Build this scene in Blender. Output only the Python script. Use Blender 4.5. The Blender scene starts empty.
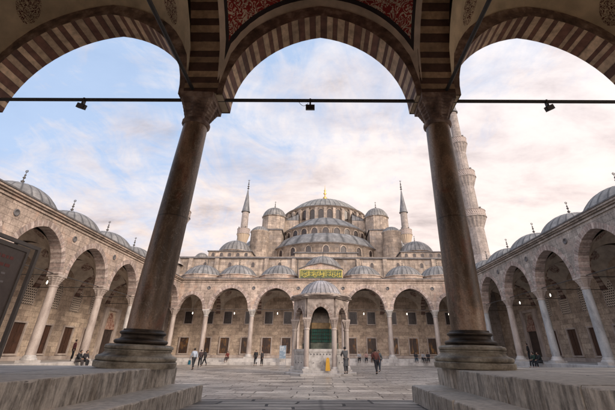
import bpy, math, random
from mathutils import Vector, Matrix
random.seed(7)
PI = math.pi
S = bpy.context.scene
COL = S.collection

# ------------------------------------------------------------------ materials
def newmat(name):
    m = bpy.data.materials.new(name); m.use_nodes = True
    nt = m.node_tree; nt.nodes.clear()
    out = nt.nodes.new('ShaderNodeOutputMaterial')
    b = nt.nodes.new('ShaderNodeBsdfPrincipled')
    nt.links.new(b.outputs[0], out.inputs[0])
    return m, nt, b

class NT:
    def __init__(s, nt): s.nt = nt
    def n(s, t, **k):
        o = s.nt.nodes.new(t)
        for a, v in k.items(): setattr(o, a, v)
        return o
    def l(s, a, b): s.nt.links.new(a, b)
    def noise(s, vec, scale, detail=4, rough=.55, dist=0):
        o = s.n('ShaderNodeTexNoise'); o.inputs['Scale'].default_value = scale
        o.inputs['Detail'].default_value = detail; o.inputs['Roughness'].default_value = rough
        o.inputs['Distortion'].default_value = dist
        if vec is not None: s.l(vec, o.inputs['Vector'])
        return o.outputs['Fac']
    def ramp(s, fac, stops, interp='LINEAR'):
        o = s.n('ShaderNodeValToRGB'); cr = o.color_ramp; cr.interpolation = interp
        while len(cr.elements) < len(stops): cr.elements.new(.5)
        for e, (p, c) in zip(cr.elements, stops):
            e.position = p; e.color = (c[0], c[1], c[2], 1) if not isinstance(c, (int, float)) else (c, c, c, 1)
        s.l(fac, o.inputs[0]); return o.outputs[0]
    def mix(s, fac, a, b, mode='MIX'):
        o = s.n('ShaderNodeMix', data_type='RGBA', blend_type=mode)
        if isinstance(fac, (int, float)): o.inputs[0].default_value = fac
        else: s.l(fac, o.inputs[0])
        for i, v in ((6, a), (7, b)):
            if isinstance(v, tuple): o.inputs[i].default_value = (v[0], v[1], v[2], 1)
            else: s.l(v, o.inputs[i])
        return o.outputs[2]
    def math(s, op, a, b=None, c=None):
        o = s.n('ShaderNodeMath', operation=op)
        for i, v in enumerate((a, b, c)):
            if v is None: continue
            if isinstance(v, (int, float)): o.inputs[i].default_value = v
            else: s.l(v, o.inputs[i])
        return o.outputs[0]
    def mapping(s, vec, scale=(1, 1, 1), loc=(0, 0, 0)):
        o = s.n('ShaderNodeMapping'); o.inputs['Scale'].default_value = scale
        o.inputs['Location'].default_value = loc
        s.l(vec, o.inputs['Vector']); return o.outputs[0]
    def bump(s, h, strength, dist, bsdf):
        o = s.n('ShaderNodeBump'); o.inputs['Strength'].default_value = strength
        o.inputs['Distance'].default_value = dist
        s.l(h, o.inputs['Height']); s.l(o.outputs[0], bsdf.inputs['Normal'])

def coords(N):
    uv = N.n('ShaderNodeUVMap').outputs[0]
    pos = N.n('ShaderNodeNewGeometry').outputs['Position']
    return uv, pos

def stone(name, c1, c2, mortar, bw=.9, bh=.42, stain=.5, streak=.3, rough=.88, bump=.5, patch=None):
    m, nt, b = newmat(name); N = NT(nt); uv, pos = coords(N)
    wob = N.noise(pos, 1.3, 2)
    va = N.n('ShaderNodeVectorMath', operation='SCALE'); 
    cmb = N.n('ShaderNodeCombineXYZ'); N.l(wob, cmb.inputs[0]); N.l(wob, cmb.inputs[1])
    N.l(cmb.outputs[0], va.inputs[0]); va.inputs['Scale'].default_value = .05
    ad = N.n('ShaderNodeVectorMath', operation='ADD'); N.l(uv, ad.inputs[0]); N.l(va.outputs[0], ad.inputs[1])
    br = N.n('ShaderNodeTexBrick'); N.l(ad.outputs[0], br.inputs['Vector'])
    br.inputs['Scale'].default_value = 1; br.inputs['Brick Width'].default_value = bw
    br.inputs['Row Height'].default_value = bh; br.inputs['Mortar Size'].default_value = .012
    br.inputs['Mortar Smooth'].default_value = .5; br.inputs['Bias'].default_value = 0
    br.inputs['Color1'].default_value = (*c1, 1); br.inputs['Color2'].default_value = (*c2, 1)
    br.inputs['Mortar'].default_value = (*mortar, 1)
    col = br.outputs['Color']
    big = N.noise(pos, .35, 5, .6)
    col = N.mix(stain, col, N.ramp(big, [(.3, .5), (.5, .95), (.70, 1.3)]), 'MULTIPLY')
    med = N.noise(pos, 1.6, 6, .7)
    col = N.mix(.8, col, N.ramp(med, [(.36, .72), (.50, 1.0), (.66, 1.2)]), 'MULTIPLY')
    fine = N.noise(pos, 7, 6, .7)
    col = N.mix(.7, col, N.ramp(fine, [(.32, .5), (.6, 1.15)]), 'MULTIPLY')
    st = N.noise(N.mapping(pos, (2.2, 2.2, .12)), 1.0, 4, .6)
    col = N.mix(streak, col, N.ramp(st, [(.38, .35), (.58, 1.0)]), 'MULTIPLY')
    if patch:
        pm = N.noise(N.mapping(pos, (1, 1, 1), (9, 3, 5)), .8, 3, .6)
        col = N.mix(N.ramp(pm, [(.55, 0.0), (.68, .7)]), col, patch)
    N.l(col, b.inputs['Base Color']); b.inputs['Roughness'].default_value = rough
    h = N.math('ADD', N.math('MULTIPLY', br.outputs['Fac'], -1.0), N.math('MULTIPLY', fine, .8))
    N.bump(h, bump, .02, b)
    return m

def noisy(name, stops, scale=3, rough=.7, stretch=(1, 1, 1), metal=0, bump=.2, detail=6, dist=0, use='pos', fine=.4):
    m, nt, b = newmat(name); N = NT(nt); uv, pos = coords(N)
    v = N.mapping(pos, stretch)
    f = N.noise(v, scale, detail, .6, dist)
    col = N.ramp(f, stops)
    f2 = N.noise(pos, scale * 9, 4, .65)
    col = N.mix(fine, col, N.ramp(f2, [(.3, .6), (.62, 1.1)]), 'MULTIPLY')
    N.l(col, b.inputs['Base Color']); b.inputs['Roughness'].default_value = rough
    b.inputs['Metallic'].default_value = metal
    if bump: N.bump(f2, bump, .01, b)
    return m

def stripes(name, ca, cb, w, rough=.85, split=.5, edge=None):
    """alternating voussoirs along UV.u"""
    m, nt, b = newmat(name); N = NT(nt); uv, pos = coords(N)
    sx = N.n('ShaderNodeSeparateXYZ'); N.l(uv, sx.inputs[0])
    u = N.math('DIVIDE', sx.outputs[0], w * 2)
    nz = N.n('ShaderNodeTexNoise', noise_dimensions='1D'); nz.inputs['Scale'].default_value = .8; nz.inputs['Detail'].default_value = 1; N.l(u, nz.inputs['W'])
    wob = N.math('ADD', N.math('MULTIPLY', N.math('SUBTRACT', nz.outputs[0], .5), .75), N.math('MULTIPLY', N.math('SUBTRACT', N.noise(pos, 9, 2), .5), .03))
    u = N.math('ADD', u, wob)
    fr = N.math('FRACT', u); fl = N.math('FLOOR', u)
    msk = N.math('GREATER_THAN', fr, split)
    wn = N.n('ShaderNodeTexWhiteNoise', noise_dimensions='1D')
    N.l(N.math('ADD', fl, N.math('MULTIPLY', msk, .37)), wn.inputs['W'])
    col = N.mix(msk, ca, cb)
    col = N.mix(.8, col, N.ramp(wn.outputs['Value'], [(0, .6), (1, 1.15)]), 'MULTIPLY')
    f = N.noise(pos, 5, 6, .65)
    col = N.mix(.75, col, N.ramp(f, [(.3, .42), (.62, 1.15)]), 'MULTIPLY')
    pm = N.noise(N.mapping(pos, (1, 1, 1), (4, 8, 2)), 1.7, 4, .6)
    col = N.mix(.5, col, N.ramp(pm, [(.35, .5), (.6, 1.1)]), 'MULTIPLY')
    j = N.math('MINIMUM', N.math('ABSOLUTE', N.math('SUBTRACT', fr, split)), N.math('MINIMUM', fr, N.math('SUBTRACT', 1, fr)))
    jm = N.ramp(j, [(0.012, .45), (.035, 1)])
    col = N.mix(1, col, jm, 'MULTIPLY')
    N.l(col, b.inputs['Base Color']); b.inputs['Roughness'].default_value = rough
    N.bump(f, .3, .02, b)
    return m

def lead(name, nrib=24, c=(.195, .185, .175), rowh=.9):
    m, nt, b = newmat(name); N = NT(nt); uv, pos = coords(N)
    sx = N.n('ShaderNodeSeparateXYZ'); N.l(uv, sx.inputs[0])
    fr = N.math('FRACT', N.math('MULTIPLY', sx.outputs[0], nrib))
    d = N.math('MINIMUM', fr, N.math('SUBTRACT', 1, fr))
    seam = N.ramp(d, [(.02, .28), (.18, 1)])
    fv = N.math('FRACT', N.math('DIVIDE', sx.outputs[1], rowh))
    seam2 = N.ramp(fv, [(.0, .72), (.06, 1)])
    f = N.noise(N.mapping(pos, (1, 1, .5)), 1.1, 6, .65)
    col = N.ramp(f, [(.3, tuple(x * .62 for x in c)), (.52, c), (.72, tuple(min(1, x * 1.7) for x in c))])
    f2 = N.noise(pos, 9, 4, .6)
    col = N.mix(.4, col, N.ramp(f2, [(.3, .6), (.6, 1.1)]), 'MULTIPLY')
    col = N.mix(.85, col, seam, 'MULTIPLY'); col = N.mix(.7, col, seam2, 'MULTIPLY')
    N.l(col, b.inputs['Base Color']); b.inputs['Roughness'].default_value = .62
    b.inputs['Metallic'].default_value = .15
    N.bump(N.math('ADD', seam, f2), .4, .03, b)
    return m

def plain(name, c, rough=.7, metal=0, emit=None, es=1):
    m, nt, b = newmat(name); N = NT(nt); uv, pos = coords(N)
    f = N.noise(pos, 14, 4, .6)
    col = N.mix(.35, c, N.ramp(f, [(.3, .6), (.62, 1.12)]), 'MULTIPLY')
    N.l(col, b.inputs['Base Color']); b.inputs['Roughness'].default_value = rough; b.inputs['Metallic'].default_value = metal
    if emit:
        b.inputs['Emission Color'].default_value = (*emit, 1); b.inputs['Emission Strength'].default_value = es
    return m

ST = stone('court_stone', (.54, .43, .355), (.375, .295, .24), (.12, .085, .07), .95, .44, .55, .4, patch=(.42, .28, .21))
ST_R = stone('court_stone_shaded', (.46, .40, .35), (.28, .245, .215), (.12, .10, .09), .95, .44, .55, .4, patch=(.33, .26, .22))  # court stone greyed and darkened; shade of the right side is in its colour
ST_IN = stone('back_wall_stone', (.54, .43, .33), (.33, .255, .195), (.15, .11, .085), 1.0, .48, .5, .15, patch=(.46, .35, .27))
ST_M = stone('mosque_stone', (.50, .405, .325), (.31, .25, .205), (.14, .11, .095), 1.1, .5, .7, .5, patch=(.27, .24, .22))
MIN = stone('minaret_stone', (.38, .325, .29), (.30, .26, .235), (.18, .15, .135), .8, .55, .5, .25)
RING = stripes('far_voussoirs', (.46, .375, .33), (.40, .305, .265), .22)
RINGI = stripes('inner_voussoirs', (.36, .27, .22), (.15, .085, .065), .24)
RINGN = stripes('striped_voussoirs', (.20, .090, .058), (.68, .48, .31), .165, .8)
RINGT = stripes('striped_transverse', (.12, .060, .04), (.50, .34, .21), .2, .8)
LEAD = lead('lead_dome', 24); LEADB = lead('lead_main_dome', 48, (.24, .23, .21), 1.6)
LEADF = lead('lead_sheet', 1, (.15, .15, .155), 1.1)
COPE = noisy('lead_coping', [(.35, (.07, .065, .065)), (.65, (.15, .14, .14))], 2, .6)
GOLDST = plain('golden_stone', (.42, .33, .24), .7, 0)  # golden-tinted stone for the balcony corbels of the slender minarets
GOLD = plain('gilded_metal', (.55, .36, .12), .45, .9)
IRON = plain('dark_iron', (.06, .055, .052), .6, .3)
BRONZE = noisy('dark_bronze', [(.35, (.03, .024, .02)), (.7, (.10, .075, .055))], 3, .5, metal=.5, bump=.5)
MARB = noisy('pale_marble', [(.3, (.26, .24, .225)), (.5, (.45, .42, .39)), (.7, (.55, .51, .48))], 1.6, .5, (1, 1, .5))
MARBP = noisy('pink_marble', [(.3, (.24, .19, .165)), (.5, (.39, .325, .285)), (.7, (.48, .415, .37))], 1.8, .5, (1, 1, .4))
MARBG = noisy('grey_marble', [(.3, (.20, .20, .20)), (.5, (.36, .36, .36)), (.7, (.46, .45, .44))], 1.8, .5, (1, 1, .4))
PLINTH = noisy('column_base_marble', [(.32, (.10, .082, .058)), (.46, (.26, .225, .17)), (.56, (.36, .32, .25)), (.70, (.47, .42, .34))], 2.8, .55, (1, 1, 1.6), fine=.85, bump=.5)
CAPN = noisy('carved_capital_stone', [(.3, (.07, .046, .036)), (.5, (.20, .13, .10)), (.68, (.42, .31, .24))], 3.5, .7)
WOOD = noisy('window_wood', [(.3, (.022, .011, .007)), (.6, (.075, .032, .018)), (.8, (.12, .055, .028))], 2.5, .5, (4, 4, .5))
DARKG = noisy('dark_glass', [(.35, (.018, .014, .013)), (.7, (.06, .04, .035))], 3, .3, bump=0)
PLASTN = noisy('near_vault_plaster', [(.3, (.42, .33, .23)), (.55, (.58, .47, .33)), (.75, (.66, .55, .41))], .9, .9)
PLAST = noisy('vault_plaster', [(.3, (.30, .25, .205)), (.55, (.42, .36, .30)), (.75, (.50, .44, .37))], .9, .9)
BLACK = plain('black_plastic', (.02, .02, .02), .5)
WHITEL = plain('lamp_glass', (.9, .85, .8), .4, 0, (1, .90, .72), 5)

def shaft_marble():
    m, nt, b = newmat('near_shaft_marble'); N = NT(nt); uv, pos = coords(N)
    v = N.mapping(pos, (1.3, 1.3, .35))
    f = N.noise(v, 1.5, 8, .62, .6)
    col = N.ramp(f, [(.32, (.045, .030, .018)), (.44, (.11, .072, .045)), (.52, (.20, .135, .088)), (.58, (.34, .215, .14)), (.68, (.48, .36, .26))])
    g = N.noise(N.mapping(pos, (1, 1, .6), (5, 2, 1)), 3.0, 6, .65, .5)
    col = N.mix(N.ramp(g, [(.54, 0.), (.66, .75)]), col, (.20, .085, .05))
    vn = N.noise(N.mapping(pos, (1.4, 1.4, .7), (2, 2, 9)), 2.4, 5, .6, 1.2); vr = N.math('ABSOLUTE', N.math('SUBTRACT', vn, .5))
    col = N.mix(N.ramp(vr, [(.003, .35), (.012, 0.)]), col, (.42, .34, .27))
    f2 = N.noise(pos, 34, 6, .75)
    col = N.mix(.6, col, N.ramp(f2, [(.34, .4), (.62, 1.35)]), 'MULTIPLY')
    # iron-clamp joint half-way up the shaft
    sx = N.n('ShaderNodeSeparateXYZ'); N.l(pos, sx.inputs[0])
    d = N.math('ABSOLUTE', N.math('SUBTRACT', sx.outputs[2], 3.95))
    col = N.mix(1, col, N.ramp(d, [(.006, .4), (.014, 1)]), 'MULTIPLY')
    N.l(col, b.inputs['Base Color']); b.inputs['Roughness'].default_value = .42
    N.bump(f2, .25, .01, b); return m
SHAFT = shaft_marble()

def painted(name, bg, fg, border, scale, rosette=None, thr=.5):
    """painted vault: UV is (-1..1)^2 across the bay"""
    m, nt, b = newmat(name); N = NT(nt); uv, pos = coords(N)
    sx = N.n('ShaderNodeSeparateXYZ'); N.l(uv, sx.inputs[0])
    au = N.math('ABSOLUTE', sx.outputs[0]); av = N.math('ABSOLUTE', sx.outputs[1])
    mx = N.math('MAXIMUM', au, av)
    w = N.n('ShaderNodeTexNoise'); w.inputs['Scale'].default_value = scale; w.inputs['Detail'].default_value = 1.5
    w.inputs['Distortion'].default_value = 2.2; N.l(pos, w.inputs['Vector'])
    f = N.math('ABSOLUTE', N.math('SUBTRACT', w.outputs['Fac'], .5))
    vo = N.n('ShaderNodeTexVoronoi', feature='F1'); vo.inputs['Scale'].default_value = scale * 1.6
    N.l(pos, vo.inputs['Vector'])
    line = N.math('LESS_THAN', f, thr)
    dots = N.math('LESS_THAN', vo.outputs['Distance'], .2)
    pat = N.math('MAXIMUM', line, dots)
    col = N.mix(pat, bg, fg)
    if rosette:
        ru, rv, rr = rosette
        d = N.math('SQRT', N.math('ADD', N.math('POWER', N.math('SUBTRACT', au, ru), 2), N.math('POWER', N.math('SUBTRACT', av, rv), 2)))
        ins = N.math('LESS_THAN', d, rr)
        col = N.mix(ins, N.mix(0, fg, fg), N.mix(pat, (.10, .025, .02), fg))
        col = N.mix(.0, col, col)
    inb = N.math('GREATER_THAN', mx, .93)
    inb2 = N.math('GREATER_THAN', mx, .955)
    if not rosette:
        col = N.mix(inb, col, (.03, .02, .02))
        col = N.mix(inb2, col, border)
    g = N.noise(pos, 1.6, 6, .6)
    col = N.mix(.8, col, N.ramp(g, [(.3, .55), (.65, 1.15)]), 'MULTIPLY')
    N.l(col, b.inputs['Base Color']); b.inputs['Roughness'].default_value = .85
    return m
VRED = painted('painted_vault_red', (.30, .022, .016), (.66, .52, .38), (.66, .53, .40), 4.2, None, .045)
VSIDE = painted('portico_vault_painted', (.44, .37, .30), (.44, .37, .30), (.3, .25, .2), 5, (.60, .60, .17), .06)
VCRM = painted('painted_vault_cream', (.64, .51, .34), (.64, .51, .34), (.3, .25, .2), 11, (.72, .88, .085), .07)

def ground_mat(name, c1, c2, mort, bw, bh, sc=1.0, rough=.5, rot=0):
    m, nt, b = newmat(name); N = NT(nt); uv, pos = coords(N)
    wv = N.n('ShaderNodeTexNoise'); wv.inputs['Scale'].default_value = .45; wv.inputs['Detail'].default_value = 3; N.l(pos, wv.inputs['Vector'])
    sc_ = N.n('ShaderNodeVectorMath', operation='SCALE'); N.l(wv.outputs['Color'], sc_.inputs[0]); sc_.inputs['Scale'].default_value = .55
    ad = N.n('ShaderNodeVectorMath', operation='ADD'); N.l(pos, ad.inputs[0]); N.l(sc_.outputs[0], ad.inputs[1])
    br = N.n('ShaderNodeTexBrick'); N.l(ad.outputs[0], br.inputs['Vector'])
    br.offset = .37; br.squash = 1.6; br.squash_frequency = 3
    br.inputs['Scale'].default_value = 1; br.inputs['Brick Width'].default_value = bw; br.inputs['Row Height'].default_value = bh
    br.inputs['Mortar Size'].default_value = .03; br.inputs['Mortar Smooth'].default_value = .3
    br.inputs['Color1'].default_value = (*c1, 1); br.inputs['Color2'].default_value = (*c2, 1); br.inputs['Mortar'].default_value = (*mort, 1)
    col = br.outputs['Color']
    f = N.noise(N.mapping(pos, (.8, 1.5, 1)), .5, 8, .72)
    col = N.mix(.9, col, N.ramp(f, [(.34, .38), (.5, .95), (.64, 1.5)]), 'MULTIPLY')
    f2 = N.noise(pos, 6, 6, .7)
    col = N.mix(.7, col, N.ramp(f2, [(.3, .5), (.62, 1.15)]), 'MULTIPLY')
    vo = N.n('ShaderNodeTexVoronoi', feature='DISTANCE_TO_EDGE'); vo.inputs['Scale'].default_value = .33; N.l(ad.outputs[0], vo.inputs['Vector'])
    crack = N.ramp(vo.outputs['Distance'], [(.004, .5), (.016, 1)])
    col = N.mix(.8, col, crack, 'MULTIPLY')
    N.l(col, b.inputs['Base Color'])
    N.l(N.ramp(f2, [(.3, rough - .12), (.7, rough + .22)]), b.inputs['Roughness'])
    h = N.math('SUBTRACT', N.math('MULTIPLY', f2, .8), br.outputs['Fac'])
    N.bump(h, .5, .03, b); return m
GROUND = ground_mat('court_paving', (.52, .455, .385), (.25, .21, .18), (.05, .042, .036), 1.7, .8, rough=.32)
FLOORN = ground_mat('passage_paving', (.46, .41, .35), (.19, .165, .145), (.03, .026, .024), 1.3, .33, rough=.6)

def plat_mat():
    m, nt, b = newmat('weathered_platform_stone'); N = NT(nt); uv, pos = coords(N)
    br = N.n('ShaderNodeTexBrick'); N.l(uv, br.inputs['Vector']); br.inputs['Scale'].default_value = .01
    br.inputs['Brick Width'].default_value = 1.45; br.inputs['Row Height'].default_value = 3.; br.inputs['Mortar Size'].default_value = .008
    br.inputs['Color1'].default_value = (.58, .53, .465, 1); br.inputs['Color2'].default_value = (.58, .53, .465, 1); br.inputs['Mortar'].default_value = (.58, .53, .465, 1)
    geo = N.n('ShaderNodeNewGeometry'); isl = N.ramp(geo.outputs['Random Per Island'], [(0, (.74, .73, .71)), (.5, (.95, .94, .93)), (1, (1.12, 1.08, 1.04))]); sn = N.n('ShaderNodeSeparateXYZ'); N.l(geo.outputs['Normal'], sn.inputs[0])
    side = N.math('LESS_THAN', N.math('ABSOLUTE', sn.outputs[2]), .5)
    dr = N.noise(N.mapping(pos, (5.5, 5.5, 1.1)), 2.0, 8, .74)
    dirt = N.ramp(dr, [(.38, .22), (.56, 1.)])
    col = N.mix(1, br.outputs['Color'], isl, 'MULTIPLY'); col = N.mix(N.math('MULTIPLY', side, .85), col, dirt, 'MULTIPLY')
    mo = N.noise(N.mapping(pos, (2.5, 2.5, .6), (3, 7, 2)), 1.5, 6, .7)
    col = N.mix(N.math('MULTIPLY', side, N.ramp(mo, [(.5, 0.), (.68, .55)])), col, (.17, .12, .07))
    f2 = N.noise(pos, 11, 6, .7)
    col = N.mix(.75, col, N.ramp(f2, [(.3, .5), (.62, 1.15)]), 'MULTIPLY')
    N.l(col, b.inputs['Base Color']); b.inputs['Roughness'].default_value = .7
    N.bump(N.math('SUBTRACT', f2, br.outputs['Fac']), .5, .02, b); return m
PLAT = plat_mat()

def lattice_mat(name, c, hole, s):
    m, nt, b = newmat(name); N = NT(nt); uv, pos = coords(N)
    sx = N.n('ShaderNodeSeparateXYZ'); N.l(uv, sx.inputs[0])
    ys = N.math('DIVIDE', sx.outputs[1], s * .87); row = N.math('FLOOR', ys)
    xs = N.math('ADD', N.math('DIVIDE', sx.outputs[0], s), N.math('MULTIPLY', N.math('MODULO', row, 2), .5))
    dx = N.math('SUBTRACT', N.math('FRACT', xs), .5); dy = N.math('SUBTRACT', N.math('FRACT', ys), .5)
    d = N.math('SQRT', N.math('ADD', N.math('MULTIPLY', dx, dx), N.math('MULTIPLY', dy, dy)))
    col = N.mix(N.math('LESS_THAN', d, .36), c, hole)
    N.l(col, b.inputs['Base Color']); b.inputs['Roughness'].default_value = .8
    return m
LATT = lattice_mat('plaster_lattice', (.56, .47, .38), (.05, .038, .03), .24)

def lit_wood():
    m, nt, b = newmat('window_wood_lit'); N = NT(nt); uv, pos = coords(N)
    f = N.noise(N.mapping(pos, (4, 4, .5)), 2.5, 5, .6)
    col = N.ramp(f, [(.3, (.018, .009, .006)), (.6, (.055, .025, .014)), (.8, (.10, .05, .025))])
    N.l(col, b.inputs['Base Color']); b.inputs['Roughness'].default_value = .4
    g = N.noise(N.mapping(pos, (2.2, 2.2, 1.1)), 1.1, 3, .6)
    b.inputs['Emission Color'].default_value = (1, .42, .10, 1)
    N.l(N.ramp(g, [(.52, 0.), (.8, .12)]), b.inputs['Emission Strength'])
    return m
WOODL = lit_wood()

# ------------------------------------------------------------------ mesh helper
class M:
    def __init__(s): s.v = []; s.f = []; s.uv = []; s.sm = []; s.mi = []
    def face(s, pts, uv=None, smooth=False, mi=0):
        i = len(s.v); s.v += [tuple(p) for p in pts]; s.f.append(tuple(range(i, i + len(pts))))
        s.uv.append(uv); s.sm.append(smooth); s.mi.append(mi)
    def grid(s, P, UV=None, smooth=True, closeu=False, mi=0, flip=False):
        """P[i][j]"""
        b = len(s.v); ni = len(P); nj = len(P[0])
        for r in P: s.v += [tuple(p) for p in r]
        for i in range(ni - 1):
            for j in range(nj if closeu else nj - 1):
                k = (j + 1) % nj
                q = [b + i * nj + j, b + i * nj + k, b + (i + 1) * nj + k, b + (i + 1) * nj + j]
                u = None
                if UV: u = [UV(i, j), UV(i, j + 1), UV(i + 1, j + 1), UV(i + 1, j)]
                if flip: q.reverse(); u = u[::-1] if u else None
                s.f.append(tuple(q)); s.uv.append(u); s.sm.append(smooth); s.mi.append(mi)
    def box(s, x0, x1, y0, y1, z0, z1, mi=0, ch=0):
        if ch:
            s.grid_box(x0, x1, y0, y1, z0, z1, ch, mi); return
        a = [(x0, y0, z0), (x1, y0, z0), (x1, y1, z0), (x0, y1, z0), (x0, y0, z1), (x1, y0, z1), (x1, y1, z1), (x0, y1, z1)]
        for q in ((0, 3, 2, 1), (4, 5, 6, 7), (0, 1, 5, 4), (1, 2, 6, 5), (2, 3, 7, 6), (3, 0, 4, 7)):
            s.face([a[k] for k in q], mi=mi)
    def grid_box(s, x0, x1, y0, y1, z0, z1, c, mi=0):
        # box with chamfered top edges
        s.face([(x0, y0, z0), (x0, y1, z0), (x1, y1, z0), (x1, y0, z0)], mi=mi)
        A = [(x0, y0), (x1, y0), (x1, y1), (x0, y1)]; B = [(x0 + c, y0 + c), (x1 - c, y0 + c), (x1 - c, y1 - c), (x0 + c, y1 - c)]
        for i in range(4):
            j = (i + 1) % 4
            s.face([(*A[i], z0), (*A[j], z0), (*A[j], z1 - c), (*A[i], z1 - c)], mi=mi)
            s.face([(*A[i], z1 - c), (*A[j], z1 - c), (*B[j], z1), (*B[i], z1)], mi=mi)
        s.face([(*p, z1) for p in B], mi=mi)
    def lathe(s, prof, n=24, c=(0, 0, 0), a0=0, a1=2 * PI, smooth=True, R=None, unit=False, rib=0, ribh=0, mi=0, capb=False, capt=False):
        """prof [(r,z)]; uv in metres round/up, or unit: u=0..1"""
        full = abs(a1 - a0 - 2 * PI) < 1e-6
        R = R or max(p[0] for p in prof)
        L = [0]
        for i in range(1, len(prof)): L.append(L[-1] + math.hypot(prof[i][0] - prof[i - 1][0], prof[i][1] - prof[i - 1][1]))
        P = []
        m = n if full else n + 1
        for r, z in prof:
            row = []
            for j in range(m):
                a = a0 + (a1 - a0) * j / n
                rr = r + (ribh if rib and j % rib == 0 and r > .15 else 0)
                row.append((c[0] + rr * math.cos(a), c[1] + rr * math.sin(a), c[2] + z))
            P.append(row)
        U = (lambda i, j: ((j / n), L[i])) if unit else (lambda i, j: (R * (a0 + (a1 - a0) * j / n), L[i]))
        s.grid(P, U, smooth, closeu=full, mi=mi)
        if capb: s.face(P[0][::-1], mi=mi)
        if capt: s.face(P[-1], mi=mi)
    def tube(s, a, b, r, n=8, r2=None, caps=True):
        a = Vector(a); b = Vector(b); d = (b - a).normalized()
        t = d.cross(Vector((0, 0, 1)))
        if t.length < .01: t = Vector((1, 0, 0))
        t.normalize(); q = d.cross(t)
        P = [[p + (t * math.cos(2 * PI * j / n) + q * math.sin(2 * PI * j / n)) * rr for j in range(n)] for p, rr in ((a, r), (b, r2 or r))]
        s.grid(P, None, True, closeu=True)
        if caps: s.face(P[0][::-1]); s.face(P[1])
    def xform(s, mt): s.v = [tuple(mt @ Vector(p)) for p in s.v]; return s
    def build(s, name, mats, parent=None, loc=None, rz=0):
        me = bpy.data.meshes.new(name); me.from_pydata(s.v, [], s.f)
        if not isinstance(mats, (list, tuple)): mats = [mats]
        for m in mats: me.materials.append(m)
        lay = me.uv_layers.new(name='UVMap').data
        k = 0
        for p, uv, sm, mi in zip(me.polygons, s.uv, s.sm, s.mi):
            p.use_smooth = sm; p.material_index = mi
            n = p.normal
            for q in range(p.loop_total):
                if uv: lay[k].uv = uv[q]
                else:
                    x, y, z = s.v[s.f[p.index][q]]
                    ax, ay, az = abs(n.x), abs(n.y), abs(n.z)
                    lay[k].uv = (x, y) if az > max(ax, ay) * 1.01 else ((x, z) if ay >= ax else (y, z))
                k += 1
        me.update()
        o = bpy.data.objects.new(name, me); COL.objects.link(o)
        if parent: o.parent = parent
        if loc: o.location = loc
        if rz: o.rotation_euler.z = rz
        return o

def thing(name, label, cat, loc=(0, 0, 0), rz=0, group=None):
    o = bpy.data.objects.new(name, None); COL.objects.link(o); o.location = loc; o.rotation_euler.z = rz
    o['label'] = label; o['category'] = cat
    if group: o['group'] = group
    o.empty_display_size = .3
    return o
def tag(o, label, cat, group=None):
    o['label'] = label; o['category'] = cat
    if group: o['group'] = group
    return o
def struct(o): o['kind'] = 'structure'; return o
def copy_tree(o, parent=None):
    c = o.copy(); COL.objects.link(c); c.parent = parent
    for ch in list(o.children): copy_tree(ch, c)
    return c

# ------------------------------------------------------------------ arches
def arch(h, c, n=14):
    R = h + c; amax = math.acos(c / R)
    right = [(R * math.cos(amax * i / n) - c, R * math.sin(amax * i / n)) for i in range(n + 1)]
    return [(-x, z) for x, z in right][:-1] + right[::-1]          # left spring -> apex -> right spring

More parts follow.
